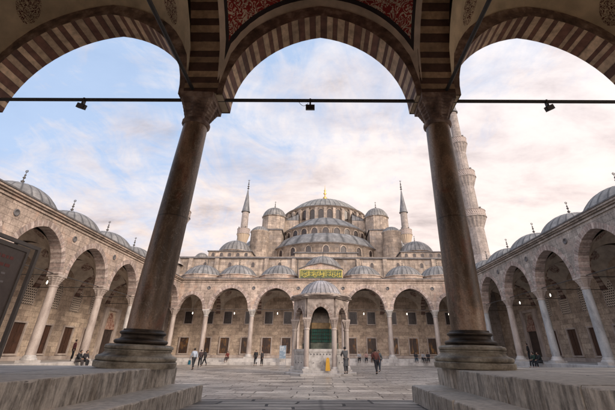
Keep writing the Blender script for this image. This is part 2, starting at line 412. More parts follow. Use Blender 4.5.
def arcade(par, bays, x0, x1, zs, ztop, t, mt, wall, ring, rw=.5, name='arcade_wall', zfoot=None, soff=None, ringproud=.03, cutfront=True):
    """bays: (xc,h,c[,zs]); local x along, y through the wall (front = -t/2)"""
    m = M(); y0, y1 = -t / 2, t / 2
    xs = x0
    zf = zs if zfoot is None else zfoot
    def slab(a, b, za, zb_a, zb_b=None):
        pass
    for bay in bays:
        xc, h, c = bay[:3]
        pts = [(xc + x, zs + z) for x, z in arch(h, c)]
        # pier left of opening
        m.face([(xs, y0, zf), (xc - h, y0, zf), (xc - h, y0, ztop), (xs, y0, ztop)])
        m.face([(xs, y1, zf), (xs, y1, ztop), (xc - h, y1, ztop), (xc - h, y1, zf)])
        m.face([(xs, y0, zf), (xs, y1, zf), (xc - h, y1, zf), (xc - h, y0, zf)])
        for (xa, za), (xb, zb) in zip(pts, pts[1:]):
            m.face([(xa, y0, za), (xb, y0, zb), (xb, y0, ztop), (xa, y0, ztop)])
            m.face([(xa, y1, za), (xa, y1, ztop), (xb, y1, ztop), (xb, y1, zb)])
            m.face([(xa, y0, za), (xa, y1, za), (xb, y1, zb), (xb, y0, zb)])
        xs = xc + h
    m.face([(xs, y0, zf), (x1, y0, zf), (x1, y0, ztop), (xs, y0, ztop)])
    m.face([(xs, y1, zf), (xs, y1, ztop), (x1, y1, ztop), (x1, y1, zf)])
    m.face([(xs, y0, zf), (xs, y1, zf), (x1, y1, zf), (x1, y0, zf)])
    m.face([(x0, y0, ztop), (x1, y0, ztop), (x1, y1, ztop), (x0, y1, ztop)])
    m.face([(x0, y0, zf), (x0, y0, ztop), (x0, y1, ztop), (x0, y1, zf)])
    m.face([(x1, y0, zf), (x1, y1, zf), (x1, y1, ztop), (x1, y0, ztop)])
    m.xform(mt).build(name, wall, par)
    for bay in bays:
        xc, h, c = bay[:3]
        a = M(); inn = arch(h - .02, c); out = arch(h + rw, c)
        L = [0]
        for p, q in zip(inn, inn[1:]): L.append(L[-1] + math.hypot(q[0] - p[0], q[1] - p[1]))
        f, b = y0 - ringproud, y1 + ringproud
        for i in range(len(inn) - 1):
            (xa, za), (xb, zb) = inn[i], inn[i + 1]; (Xa, Za), (Xb, Zb) = out[i], out[i + 1]
            la, lb = L[i], L[i + 1]
            P = lambda x, y, z: (xc + x, y, zs + z)
            a.face([P(xa, f, za), P(xb, f, zb), P(Xb, f, Zb), P(Xa, f, Za)], [(la, 0), (lb, 0), (lb, rw), (la, rw)], mi=1 if soff else 0)
            a.face([P(xa, b, za), P(Xa, b, Za), P(Xb, b, Zb), P(xb, b, zb)], [(la, 0), (la, rw), (lb, rw), (lb, 0)], mi=1 if soff else 0)
            a.face([P(xa, f, za), P(xa, b, za), P(xb, b, zb), P(xb, f, zb)], [(la, 0), (la, t), (lb, t), (lb, 0)])
            a.face([P(Xa, f, Za), P(Xb, f, Zb), P(Xb, b, Zb), P(Xa, b, Za)], [(la, 0), (lb, 0), (lb, t), (la, t)], mi=1 if soff else 0)
        a.xform(mt).build('arch', [ring, soff] if soff else ring, par)

def vault(par, xc, yc, ax, ay, zs, rz, mat, mt=Matrix(), name='vault', n=14):
    m = M(); P = []
    for i in range(n + 1):
        v = -1 + 2 * i / n; row = []
        for j in range(n + 1):
            u = -1 + 2 * j / n
            row.append(mt @ Vector((xc + u * ax, yc + v * ay, zs + rz * math.sqrt(max(0, 1 - u * u / 2 - v * v / 2)))))
        P.append(row)
    m.grid(P, lambda i, j: (-1 + 2 * j / n, -1 + 2 * i / n), True, flip=True)
    return m.build(name, mat, par)

def muq_prof(r0, r1, z0, z1, steps=4):
    p = [(r0 * .96, z0), (r0 * 1.08, z0 + .03), (r0 * 1.08, z0 + .09)]
    for i in range(steps):
        a = i / steps; b = (i + 1) / steps; zz = z0 + .1 + (z1 - z0 - .22) * a; zb = z0 + .1 + (z1 - z0 - .22) * b
        ra = r0 + (r1 - r0) * a; rb = r0 + (r1 - r0) * b
        p += [(ra, zz), (rb * .98, zb - .02), (rb, zb)]
    return p

def column(par, x, y, z0, zc0, zc1, r, mat, capmat, basemat, name='column', seg=18):
    o = thing_part(name, par, (x, y, 0))
    m = M()
    m.lathe([(r, z0 + .45), (r * 1.01, z0 + 1.2), (r * .9, zc0)], seg)
    m.build('shaft', mat, o)
    b = M(); b.box(-r * 1.6, r * 1.6, -r * 1.6, r * 1.6, z0, z0 + .18)
    b.lathe([(r * 1.55, z0 + .18), (r * 1.58, z0 + .26), (r * 1.35, z0 + .32), (r * 1.2, z0 + .36), (r * 1.28, z0 + .42), (r * 1.03, z0 + .5)], seg)
    b.build('base', basemat, o)
    c = M(); cap_mesh(c, r * .92, zc0, zc1, .48)
    c.build('capital', capmat, o)
    return o
def thing_part(name, par, loc, rz=0):
    o = bpy.data.objects.new(name, None); COL.objects.link(o); o.location = loc; o.rotation_euler.z = rz; o.parent = par; o.empty_display_size = .2
    return o
def cap_mesh(c, r, z0, z1, hw, tiers=4):
    """stalactite capital: round below, square with hanging niches above"""
    c.lathe([(r, z0 - .02), (r * 1.14, z0 + .02), (r * 1.14, z0 + .08), (r * .98, z0 + .12)], 20)
    H = z1 - z0 - .12 - .16
    for k in range(tiers):
        za = z0 + .12 + H * k / tiers; zb = z0 + .12 + H * (k + 1) / tiers
        w0 = r * .95 + (hw - r * .95) * k / tiers; w1 = r * .95 + (hw - r * .95) * (k + 1) / tiers
        sq = k / tiers; n = 32; P = []
        for zz, ww in ((za, w0), (zb - .01, w1), (zb, w1 * 1.03)):
            row = []
            for j in range(n):
                a = 2 * PI * j / n + PI / n; s = 1 / max(abs(math.cos(a)), abs(math.sin(a)))
                rr = ww * ((1 - sq) + sq * min(s, 1.25)) * (1 - .09 * (j % 4 in (1, 2)) * (zz != zb))
                row.append((rr * math.cos(a), rr * math.sin(a), zz))
            P.append(row)
        c.grid(P, None, False, closeu=True); 
    c.box(-hw, hw, -hw, hw, z1 - .16, z1)

def finial(par, x, y, z, h, mat, name='finial'):
    m = M(); r = h * .075
    prof = [(r * 1.6, 0), (r * .7, h * .06), (r * .35, h * .14), (r * 1.5, h * .24), (r * .35, h * .34), (r * .3, h * .4), (r * 1.15, h * .48), (r * .3, h * .57), (r * .8, h * .64), (r * .22, h * .72), (.01, h)]
    m.lathe(prof, 10, (x, y, z))
    # crescent
    cr = h * (.07 if h < 5 else 0)
    for k in range(9 if h < 5 else 0):
        a = -PI * .35 + k * PI * 1.7 / 8 + PI * 1.0; a2 = a + PI * 1.7 / 8
        if k < 8: m.tube((x + cr * math.cos(a), y, z + h * .9 + cr * math.sin(a)), (x + cr * math.cos(a2), y, z + h * .9 + cr * math.sin(a2)), r * .28, 5)
    return m.build(name, mat, par)

def dome(par, x, y, z, R, H, mat, nrib=24, name='dome', eave=.12, a0=0, a1=2 * PI, fin=None, finm=None, squash=1.0):
    m = M(); prof = [(R + eave, -.14), (R + eave, 0), (R, .05)]
    rho = (R * R + H * H) / (2 * H); cz = H - rho; am = math.asin(min(1, R / rho)) if cz <= 0 else PI - math.asin(R / rho)
    for i in range(1, 13):
        a = am * (1 - i / 12); prof.append((max(rho * math.sin(a), .001), .05 + cz + rho * math.cos(a)))
    full = abs(a1 - a0 - 2 * PI) < 1e-6
    k = 4; n = int(nrib * k * (1 if full else (a1 - a0) / (2 * PI)))
    m.lathe(prof, n, (x, y, z), a0, a1, rib=k, ribh=R * .012 + .02, unit=full, R=1 / (2 * PI), smooth=True)
    if full: m.face([(x + (R + eave) * math.cos(2 * PI * j / 24), y + (R + eave) * math.sin(2 * PI * j / 24), z - .14) for j in range(24)][::-1])
    o = m.build(name, mat, par)
    if fin: finial(o, x, y, z + H, fin, finm or IRON)
    return o

def rect_window(par, x, y, z0, z1, w, mt, panel, frame=MARBP, fw=.16, grille=True, name='window'):
    """local wall facing -y at y; window proud of it"""
    f = M()
    for a, b, c, d in ((x - w / 2 - fw, x - w / 2, z0 - fw, z1 + fw), (x + w / 2, x + w / 2 + fw, z0 - fw, z1 + fw), (x - w / 2, x + w / 2, z1, z1 + fw), (x - w / 2, x + w / 2, z0 - fw, z0)):
        f.box(a, b, y - .17, y + .02, c, d)
    o = f.xform(mt).build(name, frame, par)
    p = M(); p.box(x - w / 2, x + w / 2, y - .025, y + .01, z0, z1)
    if not grille:
        for sx in (-1, 1):
            for k in range(3):
                za = z0 + .1 + (z1 - z0 - .1) * k / 3; zb = z0 + (z1 - z0 - .1) * (k + 1) / 3; xa, xb = sorted((x + sx * .06, x + sx * (w / 2 - .07)))
                p.box(xa, xb, y - .06, y - .026, za, zb)
    p.xform(mt).build('pane', panel, o)
    if grille:
        g = M()
        for k in range(1, 4): g.box(x - w / 2 + w * k / 4 - .018, x - w / 2 + w * k / 4 + .018, y - .065, y - .04, z0, z1)
        for k in range(1, 5): g.box(x - w / 2, x + w / 2, y - .06, y - .045, z0 + (z1 - z0) * k / 5 - .015, z0 + (z1 - z0) * k / 5 + .015)
        g.xform(mt).build('grille', IRON, o)
    return o

def arch_window(par, x, y, z0, zs, w, mt, panel, frame, fw=.14, proud=.12, name='window', c=.2):
    h = w / 2; inn = arch(h, h * c, 6); out = arch(h + fw, h * c, 6)
    I = [(-h, z0 - zs)] + inn + [(h, z0 - zs)]; O = [(-h - fw, z0 - zs)] + out + [(h + fw, z0 - zs)]
    f = M(); A, B = y - proud, y + .01
    for i in range(len(I) - 1):
        a, b, c_, d = I[i], I[i + 1], O[i + 1], O[i]
        Q = lambda p, yy: (x + p[0], yy, zs + p[1])
        f.face([Q(a, A), Q(b, A), Q(c_, A), Q(d, A)]); f.face([Q(a, A), Q(a, B), Q(b, B), Q(b, A)]); f.face([Q(d, A), Q(c_, A), Q(c_, B), Q(d, B)])
    o = f.xform(mt).build(name, frame, par)
    p = M(); pts = [(x + q[0], y - .03, zs + q[1]) for q in I]
    p.face(pts, [(q[0], q[2]) for q in pts]); p.xform(mt).build('pane', panel, o)
    return o

# ------------------------------------------------------------------ layout constants
F = 53.9; BAY = 6.4; WX = 20.5; SP = 6.3
ZP = .75; ZC0 = 5.85; ZC1 = 6.75; ZS = 6.75; ZW = 10.5; CZ = 10.9
I4 = Matrix.Identity(4)

# ------------------------------------------------------------------ ground
g = M(); g.face([(-900, -900, 0), (900, -900, 0), (900, 900, 0), (-900, 900, 0)]); struct(g.build('ground', GROUND))
g = M(); g.box(-3.2, 3.2, -1.2, 7.95, 0.004, .72, ch=.02); struct(g.build('floor', FLOORN))
g = M(); g.box(-2.05, 2.0, 7.952, 8.45, 0.004, .36, ch=.02); struct(g.build('stone_step', PLAT))

def worn_course(m, x0, x1, z0, z1, side, y0=-1.2, y1=7.85, depth=None, seed=1, L0=1.5):
    """a row of coping stones along Y; the edge at x1 (side=+1) or x0 (side=-1) is worn"""
    rn = random.Random(seed); y = y1
    while y > y0 + .05:
        ln = min(L0 * rn.uniform(.75, 1.25), y - y0); ya, yb = y - ln + .008, y - .008; y -= ln
        e = (x1 if side > 0 else x0) + rn.uniform(-.008, .008); b = x0 if side > 0 else x1; zt = z1 + rn.uniform(-.005, .003)
        n = max(3, int(ln / .09)); A = []
        for i in range(n + 1):
            t = i / n; yy = ya + (yb - ya) * t; end = .012 if i in (0, n) else 0
            c = .012 + rn.random() ** 4 * .022 + end; c2 = c * rn.uniform(.6, 1.1)
            A.append([(e, yy, z0), (e, yy, zt - c), (e - side * c2 * .4, yy, zt - c * .35), (e - side * c2, yy, zt), (b, yy, zt)])
        m.grid(A, None, False, flip=side < 0)
        for P, fl in ((A[0], 0), (A[-1], 1)):
            q = P + [(b, P[0][1], z0)]
            m.face(q if fl else q[::-1])
def step_block(x0, x1, xs0, xs1, lab):
    o = thing('stone_platform', lab, 'platform')
    sd_ = 1 if x1 < 0 else -1
    a, b = (x1 - 1.1, x1) if sd_ > 0 else (x0, x0 + 1.1)
    m = M(); worn_course(m, a, b, .004, 1.26, sd_, seed=3 if sd_ > 0 else 8); m.build('platform_edge', PLAT, o)
    m = M()
    if sd_ > 0: m.box(x0, a - .006, -1.2, 7.85, .004, 1.258, ch=.01)
    else: m.box(b + .006, x1, -1.2, 7.85, .004, 1.258, ch=.01)
    m.build('platform_block', PLATT, o)
    m = M(); worn_course(m, xs0, xs1, .3, .975, sd_, y1=7.7, seed=5 if sd_ > 0 else 12, L0=1.2); m.build('step', PLAT, o)
    return o
PLATT = ground_mat('platform_paving', (.50, .44, .37), (.36, .31, .265), (.08, .07, .06), 1.6, .9, rough=.45)
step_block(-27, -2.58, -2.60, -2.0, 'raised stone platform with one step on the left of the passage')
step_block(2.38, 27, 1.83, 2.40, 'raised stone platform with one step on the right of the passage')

# ------------------------------------------------------------------ near portico (above the camera)
NP = thing('portico', 'dark near portico with striped arches framing the whole view', 'portico')
YN = 7.2; TN = .70; ZN = 7.0; BN = 5.95; YB = -1.0; PL = -2.77; PR = 2.975
bayc = [PL - 1.5 * BN, PL - .5 * BN, (PL + PR) / 2, PR + .5 * BN, PR + 1.5 * BN]
nb = [(bayc[0], 2.45, .37), (bayc[1], 2.45, .37), (bayc[2], 2.36, .46), (bayc[3], 2.45, .37), (bayc[4], 2.45, .37)]
arcade(NP, nb, -2.6 * BN, 2.6 * BN, ZN, 12.0, TN, Matrix.Translation((0, YN, 0)), PLASTN, RINGN, .36, soff=CAPN, ringproud=.05)
cols_x = [PL - BN, -3.10, 2.80, PR + BN]
for x in cols_x:
    o = thing_part('column', NP, (x, 7.1, 0))
    if x == -3.10: o.rotation_euler.y = .040
    if x == 2.80: o.rotation_euler.y = .020
    m = M(); m.lathe([(.300, 1.80), (.310, 2.2), (.300, 3.9), (.288, 5.2), (.272, 6.35)], 40); m.build('shaft', SHAFT, o)
    def tor(rc, zc, a, k=1.0): return [(rc + a * k * math.cos(t), zc + a * math.sin(t)) for t in [-PI / 2 + PI * i / 8 for i in range(9)]]
    m = M()
    for g_ in ([(.405, 1.612), (.405, 1.617)], tor(.405, 1.652, .035, 1.2), [(.405, 1.687), (.378, 1.692)], [(.378, 1.692), (.352, 1.715), (.348, 1.74), (.36, 1.762)], [(.36, 1.762), (.368, 1.765)], tor(.362, 1.79, .025, 1.1), [(.362, 1.815), (.345, 1.82)], [(.345, 1.82), (.337, 1.85)], [(.337, 1.85), (.299, 1.852)]):
        m.lathe(g_, 56)
    m.build('bronze_ring', BRONZE, o)
    m = M()
    for g_ in ([(.655, 1.262), (.667, 1.29), (.67, 1.345)], [(.67, 1.345), (.655, 1.357)], tor(.615, 1.398, .041, 1.0), [(.615, 1.439), (.60, 1.441)], [(.60, 1.441), (.565, 1.46), (.54, 1.488), (.535, 1.508)], [(.535, 1.508), (.555, 1.513)], [(.555, 1.513), (.555, 1.53)], tor(.525, 1.565, .035, 1.1), [(.525, 1.60), (.505, 1.602)], [(.505, 1.602), (.503, 1.613)], [(.503, 1.613), (.28, 1.614)]):
        m.lathe(g_, 56)
    m.build('base', PLINTH, o)
    m = M(); cap_mesh(m, .285, 6.25, 7.0, .40, 6); m.build('capital', CAPN, o)
for x in (PL - BN, PL, PR, PR + BN):
    mt = Matrix.Translation((x, (YN - .35 + YB) / 2, 0)) @ Matrix.Rotation(PI / 2, 4, 'Z')
    half = (YN - .35 - YB) / 2
    arcade(NP, [(0, half - .06, .35)], -half, half, ZN, 12.0, .74, mt, PLASTN, RINGT, .3, name='transverse_wall', ringproud=.04, soff=CAPN)
m = M()
m.box(-2.6 * BN, -1.9, YB - .6, YB, .004, 12.0); m.box(1.9, 2.6 * BN, YB - .6, YB, .004, 12.0); m.box(-1.9, 1.9, YB - .6, YB, 4.2, 12.0)
m.build('back_wall', ST_IN, NP)
m = M(); m.box(-2.6 * BN, 2.6 * BN, YB - .6, YN + .55, 12.003, 12.4); m.build('roof', COPE, NP)
for k in (-2, -1, 0, 1, 2):
    vault(NP, bayc[k + 2], (YN - .352 + YB) / 2, BN / 2 - .37 - (.1 if k == 0 else 0), (YN - .352 - YB) / 2, ZN, 4.45, VRED if k == 0 else VCRM, n=24)
for k in (-2, -1, 0, 1, 2):
    m = M(); m.tube((bayc[k + 2] - BN / 2 + .3, YN - .1, 7.04), (bayc[k + 2] + BN / 2 - .3, YN - .1, 7.04), .045, 10); m.build('tie_rod', IRON, NP)
for x in (PL - BN, PL, PR, PR + BN):
    m = M(); m.tube((x + (-.2 if x < 0 else .2), YN - .3, 7.12), (x + (-.2 if x < 0 else .2), YB, 7.12), .042, 10); m.build('tie_rod', IRON, NP)

def floodlight(x, tilt, lab):
    o = thing('floodlight', lab, 'floodlight', (x, YN - .1, 6.99), 0, 'floodlights clamped under the near tie rods')
    m = M(); m.box(-.02, .02, -.045, .045, -.09, .085); m.build('bracket', IRON, o)
    m = M(); m.box(-.11, .11, -.04, .04, -.20, -.075)
    for k in range(4): m.box(-.1, .1, .04, .06, -.19 + k * .03, -.18 + k * .03)
    h = m.build('housing', BLACK, o); h.rotation_euler = (.25, tilt, 0)
    m = M(); m.box(-.1, .1, -.047, -.041, -.19, -.085); p = m.build('lens', DARKG, h)
floodlight(-5.75, .35, 'small black floodlight under the rod in the left arch')
floodlight(-.13, 0, 'small black floodlight under the rod in the middle arch')
floodlight(5.74, -.45, 'small black floodlight under the rod in the right arch')
# thin cable beside the middle floodlight
m = M(); pr = None
for k in range(9):
    t = k / 8; p = Vector((-.42 + .24 * t, YN - .1, 7.0 - .10 * math.sin(PI * t) - .04 * t))
    if pr is not None: m.tube(pr, p, .006, 5)
    pr = p
tag(m.build('cable', BLACK), 'thin loop of black cable beside the middle floodlight', 'cable')

# ------------------------------------------------------------------ court porticoes
def portico(label, n, mt, x0, x1, wall, colmats, doors, lattices, uppers, far=False, portal=None, skipdome=()):
    """local: x along the arcade, front at y=0, back wall at y=6.3"""
    CZ = 10.9 if far else 10.85; ZW = CZ - .4; DZ = 0 if far else -.42
    P = thing('portico', label, 'portico'); D = 6.3
    xs = [x0 + (x1 - x0) * k / n for k in range(n + 1)]
    pitch = (x1 - x0) / n
    if far:
        xs = [-20.5] + [BAY * (k - 2.5) for k in range(6)] + [20.5]
    bays = []
    for a, b in zip(xs, xs[1:]):
        h = min(2.62, (b - a) / 2 - .52); bays.append(((a + b) / 2, h, .3))
    lo, hi = (xs[0] - 6.6, xs[-1] + 6.6) if far else (xs[0] - 2.6, xs[-1])
    arcade(P, bays, xs[0] - (0 if far else 2.6), xs[-1], ZS, ZW, .8, mt, wall, RING, .42)
    # platform with moulded edge, back wall
    m = M(); m.box(lo, hi, -.75, D, .004, ZP, ch=.03); m.box(lo, hi, -1.15, -.752, .004, .36, ch=.02); m.xform(mt).build('platform', MARB, P)
    el, eh = (0, 0) if far else ((7.2, 0) if portal < 0 else (0, 7.2))
    m = M(); m.box(lo - el, hi + eh, D + .304, D + .9, .004, 11.6); m.box(lo - el * .0, hi + eh * .0, D + .004, D + .304, .004, 11.6); m.xform(mt).build('back_wall', ST_IN, P)
    m = M(); m.box(lo, hi, D - .38, D - .003, ZP + .003, ZP + .34, ch=.03); m.xform(mt).build('bench', MARBP, P)
    # roof slab, cornice
    m = M(); m.box(lo, hi, -.42, D, ZW + .003, CZ - .16); m.xform(mt).build('roof', wall, P)
    m = M(); m.box(lo, hi, -.56, -.30, ZW + .12, CZ - .17); m.box(lo, hi, -.70, D, CZ - .157, CZ - .02); m.box(lo, hi, -.5, -.425, ZW - .12, ZW + .0)
    m.xform(mt).build('cornice', [wall], P)
    m = M(); m.box(lo, hi, -.76, -.55, CZ - .017, CZ + .08); m.box(lo, hi, -.549, D, CZ - .017, CZ + .05); m.xform(mt).build('lead_coping', COPE, P)
    for i, x in enumerate(xs):
        q = mt @ Vector((x, 0, 0))
        if far and i in (0, len(xs) - 1): continue
        cm = colmats[i % len(colmats)]
        column(P, q.x, q.y, ZP, ZC0, ZC1, .33 if not far else .34, cm, MARBP if not far else MARB, MARB)
    for i, x in enumerate(xs[1:-1] if far else xs):
        mt2 = mt @ Matrix.Translation((x, (D + .4) / 2, 0)) @ Matrix.Rotation(PI / 2, 4, 'Z')
        hh = (D - .4) / 2
        arcade(P, [(0, hh - .25, .3)], -hh, hh, ZS, ZW, .55, mt2, PLAST, RINGI, .45, name='transverse_wall')
    for (a, b), (xc, h, c) in zip(zip(xs, xs[1:]), bays):
        vault(P, xc, (D + .4) / 2, (b - a) / 2 - .29, (D - .4) / 2, ZS, 3.75 if not far else 3.7, VSIDE, mt, n=10)
        # painted medallions on the vault lower corners
        m = M()
        m2 = M(); m2.tube((a + .3, 0, ZC1 + .05), (b - .3, 0, ZC1 + .05), .035, 6); m2.xform(mt).build('tie_rod', IRON, P)
    for x in (xs[1:-1] if far else xs):
        m2 = M(); m2.tube((x, .3, ZC1 + .05), (x, D, ZC1 + .05), .035, 6); m2.xform(mt).build('tie_rod', IRON, P)
        # round vent in the spandrel
        r_ = M(); r_.lathe([(.24, 0), (.24, .06), (.17, .07), (.16, .02), (.001, .02)], 14)
        r_.xform(mt @ Matrix.Translation((x, -.4, 9.62)) @ Matrix.Rotation(PI / 2, 4, 'X')).build('roundel', COPE, P)
    dm = None
    for i, (xc, h, c) in enumerate(bays):
        if i in skipdome: continue
        q = mt @ Vector((xc, 3.0, 0))
        if far: q.y = F + 3.1
        m = M(); m.lathe([(3.12, CZ + .052), (3.12, 11.55 + DZ), (3.25, 11.6 + DZ), (3.25, 11.7 + DZ), (2.9, 11.75 + DZ)], 8 if not far else 12, (q.x, q.y, 0), a0=PI / 8, a1=PI / 8 + 2 * PI, smooth=False)
        dr = m.build('drum', wall, P)
        dome(P, q.x, q.y, 11.72 + DZ, 2.9, 1.72, LEAD, 24, fin=1.35 if not far else .95)
    for x in doors:
        rect_window(P, x, D, 1.3, 3.75 if not far else 3.4, 1.5 if not far else 1.3, mt, WOODL if far else WOOD, MARBP, .15, grille=far)
    for x in lattices:
        arch_window(P, x, D, 5.3, 6.9, 1.45, mt, LATT, MARBP, .08, .06)
    for x in uppers:
        rect_window(P, x, D, 5.35, 7.05, 1.2, mt, DARKG, MARBP, .12)
    if portal is not None:
        x = portal; o = thing_part('portal', P, (0, 0, 0))
        m = M()
        for a, b in ((x - 1.9, x - 1.1), (x + 1.1, x + 1.9)): m.box(a, b, D - .25, D + .002, ZP, 6.1)
        m.box(x - 1.9, x + 1.9, D - .25, D + .002, 6.1, 6.4); m.xform(mt).build('surround', MARBP, o)
        m = M()
        for k in range(6):
            w = 1.1 * (1 - k / 6.5); m.box(x - w, x + w, D - .24 + k * .03, D, 4.0 + k * .31, 4.0 + (k + 1) * .31)
            for q in range(int(7 - k)):
                xx = x - w + (q + .5) * 2 * w / (7 - k); m.box(xx - .06, xx + .06, D - .30 + k * .03, D - .2, 4.0 + k * .31 - .1, 4.0 + k * .31 + .1)
        m.xform(mt).build('stalactite_hood', RINGP, o)
        m = M(); m.box(x - 1.1, x + 1.1, D - .06, D, ZP, 4.0); m.xform(mt).build('doorway', DARKG, o)
    return P
RINGP = noisy('portal_hood_paint', [(.4, (.20, .085, .06)), (.6, (.38, .27, .21))], 4, .8)

farxs_low = [-20.6, -17.3, -14.5, -11.3, -8.15, -5.2, -1.9, 1.9, 4.75, 7.7, 11.0, 14.05, 16.9, 20.2]
farxs_up = [-20.5, -17.3, -14.4, -11.1, -8.05, -5.1, 5.0, 7.85, 11.1, 14.2, 17.05, 20.0]
farP = portico('far arcaded portico below the mosque with gold inscription over its middle', 7, Matrix.Translation((0, F, 0)), -22.4, 22.4, ST, [MARBP], farxs_low, [], farxs_up, far=True, skipdome=(3,))
mtl = Matrix.Translation((-WX, 0, 0)) @ Matrix.Rotation(PI / 2, 4, 'Z')     # local x -> +Y, local y -> -X
mtr = Matrix.Translation((WX, 0, 0)) @ Matrix.Rotation(-PI / 2, 4, 'Z')     # local x -> -Y, local y -> +X
ys = [F - SP * k for k in range(8)]
wy = [20.8, 24.2, 27.7, 31.2, 34.7, 38.2, 41.7, 45.2]
def side(label, mt, sgn, wall, cm):
    if sgn < 0: x0, x1 = F - SP * 7, F
    else: x0, x1 = -F, -(F - SP * 7)
    w = [y * (-sgn) for y in wy]
    return portico(label, 7, mt, x0, x1, wall, cm, [x for x in w], [x for x in w], [], portal=49.4 * (-sgn))
side('sunlit pink arcaded portico along the left side of the courtyard', mtl, -1, ST, [MARBP, MARBP, MARB])
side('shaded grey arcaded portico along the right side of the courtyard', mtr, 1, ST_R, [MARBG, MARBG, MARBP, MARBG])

# raised centre of the far portico: pediment, inscription, dome
m = M(); xw = 3.25
m.box(-xw, xw, F - .46, F + 6.2, CZ + .085, 12.25)
pk = [(-xw, 12.253), (-xw * .55, 12.8), (0, 13.15), (xw * .55, 12.8), (xw, 12.253)]
m.face([(x, F - .46, z) for x, z in pk]); m.face([(x, F + .6, z) for x, z in pk][::-1])
m.build('pediment_wall', ST, farP)
m = M()
for (xa, za), (xb, zb) in zip(pk, pk[1:]):
    m.face([(xa, F - .66, za), (xb, F - .66, zb), (xb, F + .6, zb), (xa, F + .6, za)][::1])
    m.face([(xa, F - .66, za + .14), (xa, F + .6, za + .14), (xb, F + .6, zb + .14), (xb, F - .66, zb + .14)][::-1])
    m.face([(xa, F - .66, za), (xa, F - .66, za + .14), (xb, F - .66, zb + .14), (xb, F - .66, zb)][::-1])
m.build('pediment_coping', COPE, farP)
m = M(); m.lathe([(3.2, 11.0), (3.2, 12.95), (3.35, 13.0), (3.35, 13.15), (3.0, 13.2)], 12, (.3, F + 3.9, 0), smooth=False); m.build('drum', ST, farP)
dome(farP, .3, F + 3.9, 13.17, 3.0, 1.9, LEAD, 24, fin=.9)
insc = M(); insc.box(-3.0, 3.05, F - .54, F - .463, 10.98, 12.1)
io = insc.build('inscription_panel', plain('inscription_green', (.06, .08, .035), .6), farP)
io['label'] = 'green inscription panel with gold calligraphy'
m = M(); m.box(-3.06, 3.11, F - .58, F - .542, 12.1, 12.18); m.box(-3.06, 3.11, F - .58, F - .542, 10.9, 10.98)
m.box(-3.08, -3.0, F - .58, F - .542, 10.98, 12.1); m.box(3.05, 3.13, F - .58, F - .542, 10.98, 12.1)
yy = F - .565
rnd = random.Random(3)
def stroke(pts, r):
    for p, q in zip(pts, pts[1:]): m.tube((p[0], yy, p[1]), (q[0], yy, q[1]), r, 5)
x = -2.85
while x < 2.8:
    k = rnd.random()
    if k < .5:
        stroke([(x + .02, 11.2 + rnd.random() * .1), (x, 11.6), (x - .02, 11.98)], .035)
        x += .16
    else:
        w = .3 + rnd.random() * .3; zb = 11.1 + rnd.random() * .33
        stroke([(x + w * t, zb + .16 * (2 * t - 1) ** 2 - .02) for t in (0, .2, .4, .6, .8, 1)], .04)
        stroke([(x + w * .2 + .12 * math.cos(a), zb + .42 + .10 * math.sin(a)) for a in [i * PI / 4 for i in range(8)]], .03)
        stroke([(x + w * .75, zb + .1), (x + w * .85, zb + .62)], .032)
        x += w * .62
for k in range(26):
    px = -2.8 + rnd.random() * 5.6; pz = 11.03 + rnd.random() * .98
    stroke([(px, pz), (px + .07, pz + .05)], .03)
m.build('calligraphy', plain('gold_leaf', (.50, .42, .10), .5, .15), io)

# hanging lamps in the far portico
lamp0 = None
for i, (x, nm) in enumerate(((-19.0, 'first from the left'), (-12.8, 'second from the left'), (-6.4, 'third from the left'), (6.4, 'just right of the fountain'), (12.8, 'second right of the fountain'), (19.0, 'farthest right'))):
    lab = 'small lit globe lamp hanging in the far portico, ' + nm
    if lamp0 is None:
        o = thing('hanging_lamp', lab, 'lamp', (x, F + 3.2, 6.55), 0, 'globe lamps hanging in the far portico'); lamp0 = o
        m = M(); m.tube((0, 0, .16), (0, 0, 3.6), .012, 5); m.build('chain', IRON, o)
        m = M(); m.lathe([(.001, -.13), (.045, -.055), (.055, 0), (.045, .055), (.02, .16)], 12); m.build('globe', WHITEL, o)
    else:
        o = copy_tree(lamp0); o.location = (x, F + 3.2, 6.55); o['label'] = lab
for i, (x, y, lab) in enumerate(((-23.4, 31.8, 'small lit globe lamp in the left portico near the sign'), (23.4, 38.2, 'small lit globe lamp in the right portico, nearer the camera'), (23.4, 44.5, 'small lit globe lamp in the right portico, farther away'))):
    o = copy_tree(lamp0); o.location = (x, y, 6.7); o['label'] = lab; o['group'] = 'globe lamps hanging in the side porticoes'

# ------------------------------------------------------------------ mosque
AX = .9
MO = thing('mosque', 'great domed stone mosque with cascading lead domes beyond the courtyard', 'mosque')
m = M(); m.box(-26, 27, F + 7.25, 124, .004, 15.55)
m.build('wall', ST_M, MO)
m = M(); m.box(-26.3, 27.3, F + 6.95, 124.3, 15.553, 15.8); m.build('parapet_coping', COPE, MO)
# buttress piers on the front wall
for x in (-22, -17.6, -9.2, -4.6, 6.2, 10.8, 19, 23.4):
    m = M(); m.box(x - .35, x + .35, F + 7.0, F + 7.252, 11.6, 15.55); m.build('pilaster', ST_M, MO)
# second terrace
m = M(); m.box(-21, 22.8, 64.5, 120, 15.803, 16.7); m.box(-12.8, 14.6, 69.9, 116, 16.703, 17.8)
m.build('terrace', ST_M, MO)
m = M(); m.box(-4.6, 6.3, 62.2, 70, 15.803, 16.75); m.build('porch_block', ST_M, MO)
m = M(); m.box(-4.8, 6.5, 62.0, 70, 16.753, 16.95); m.build('porch_coping', COPE, MO)

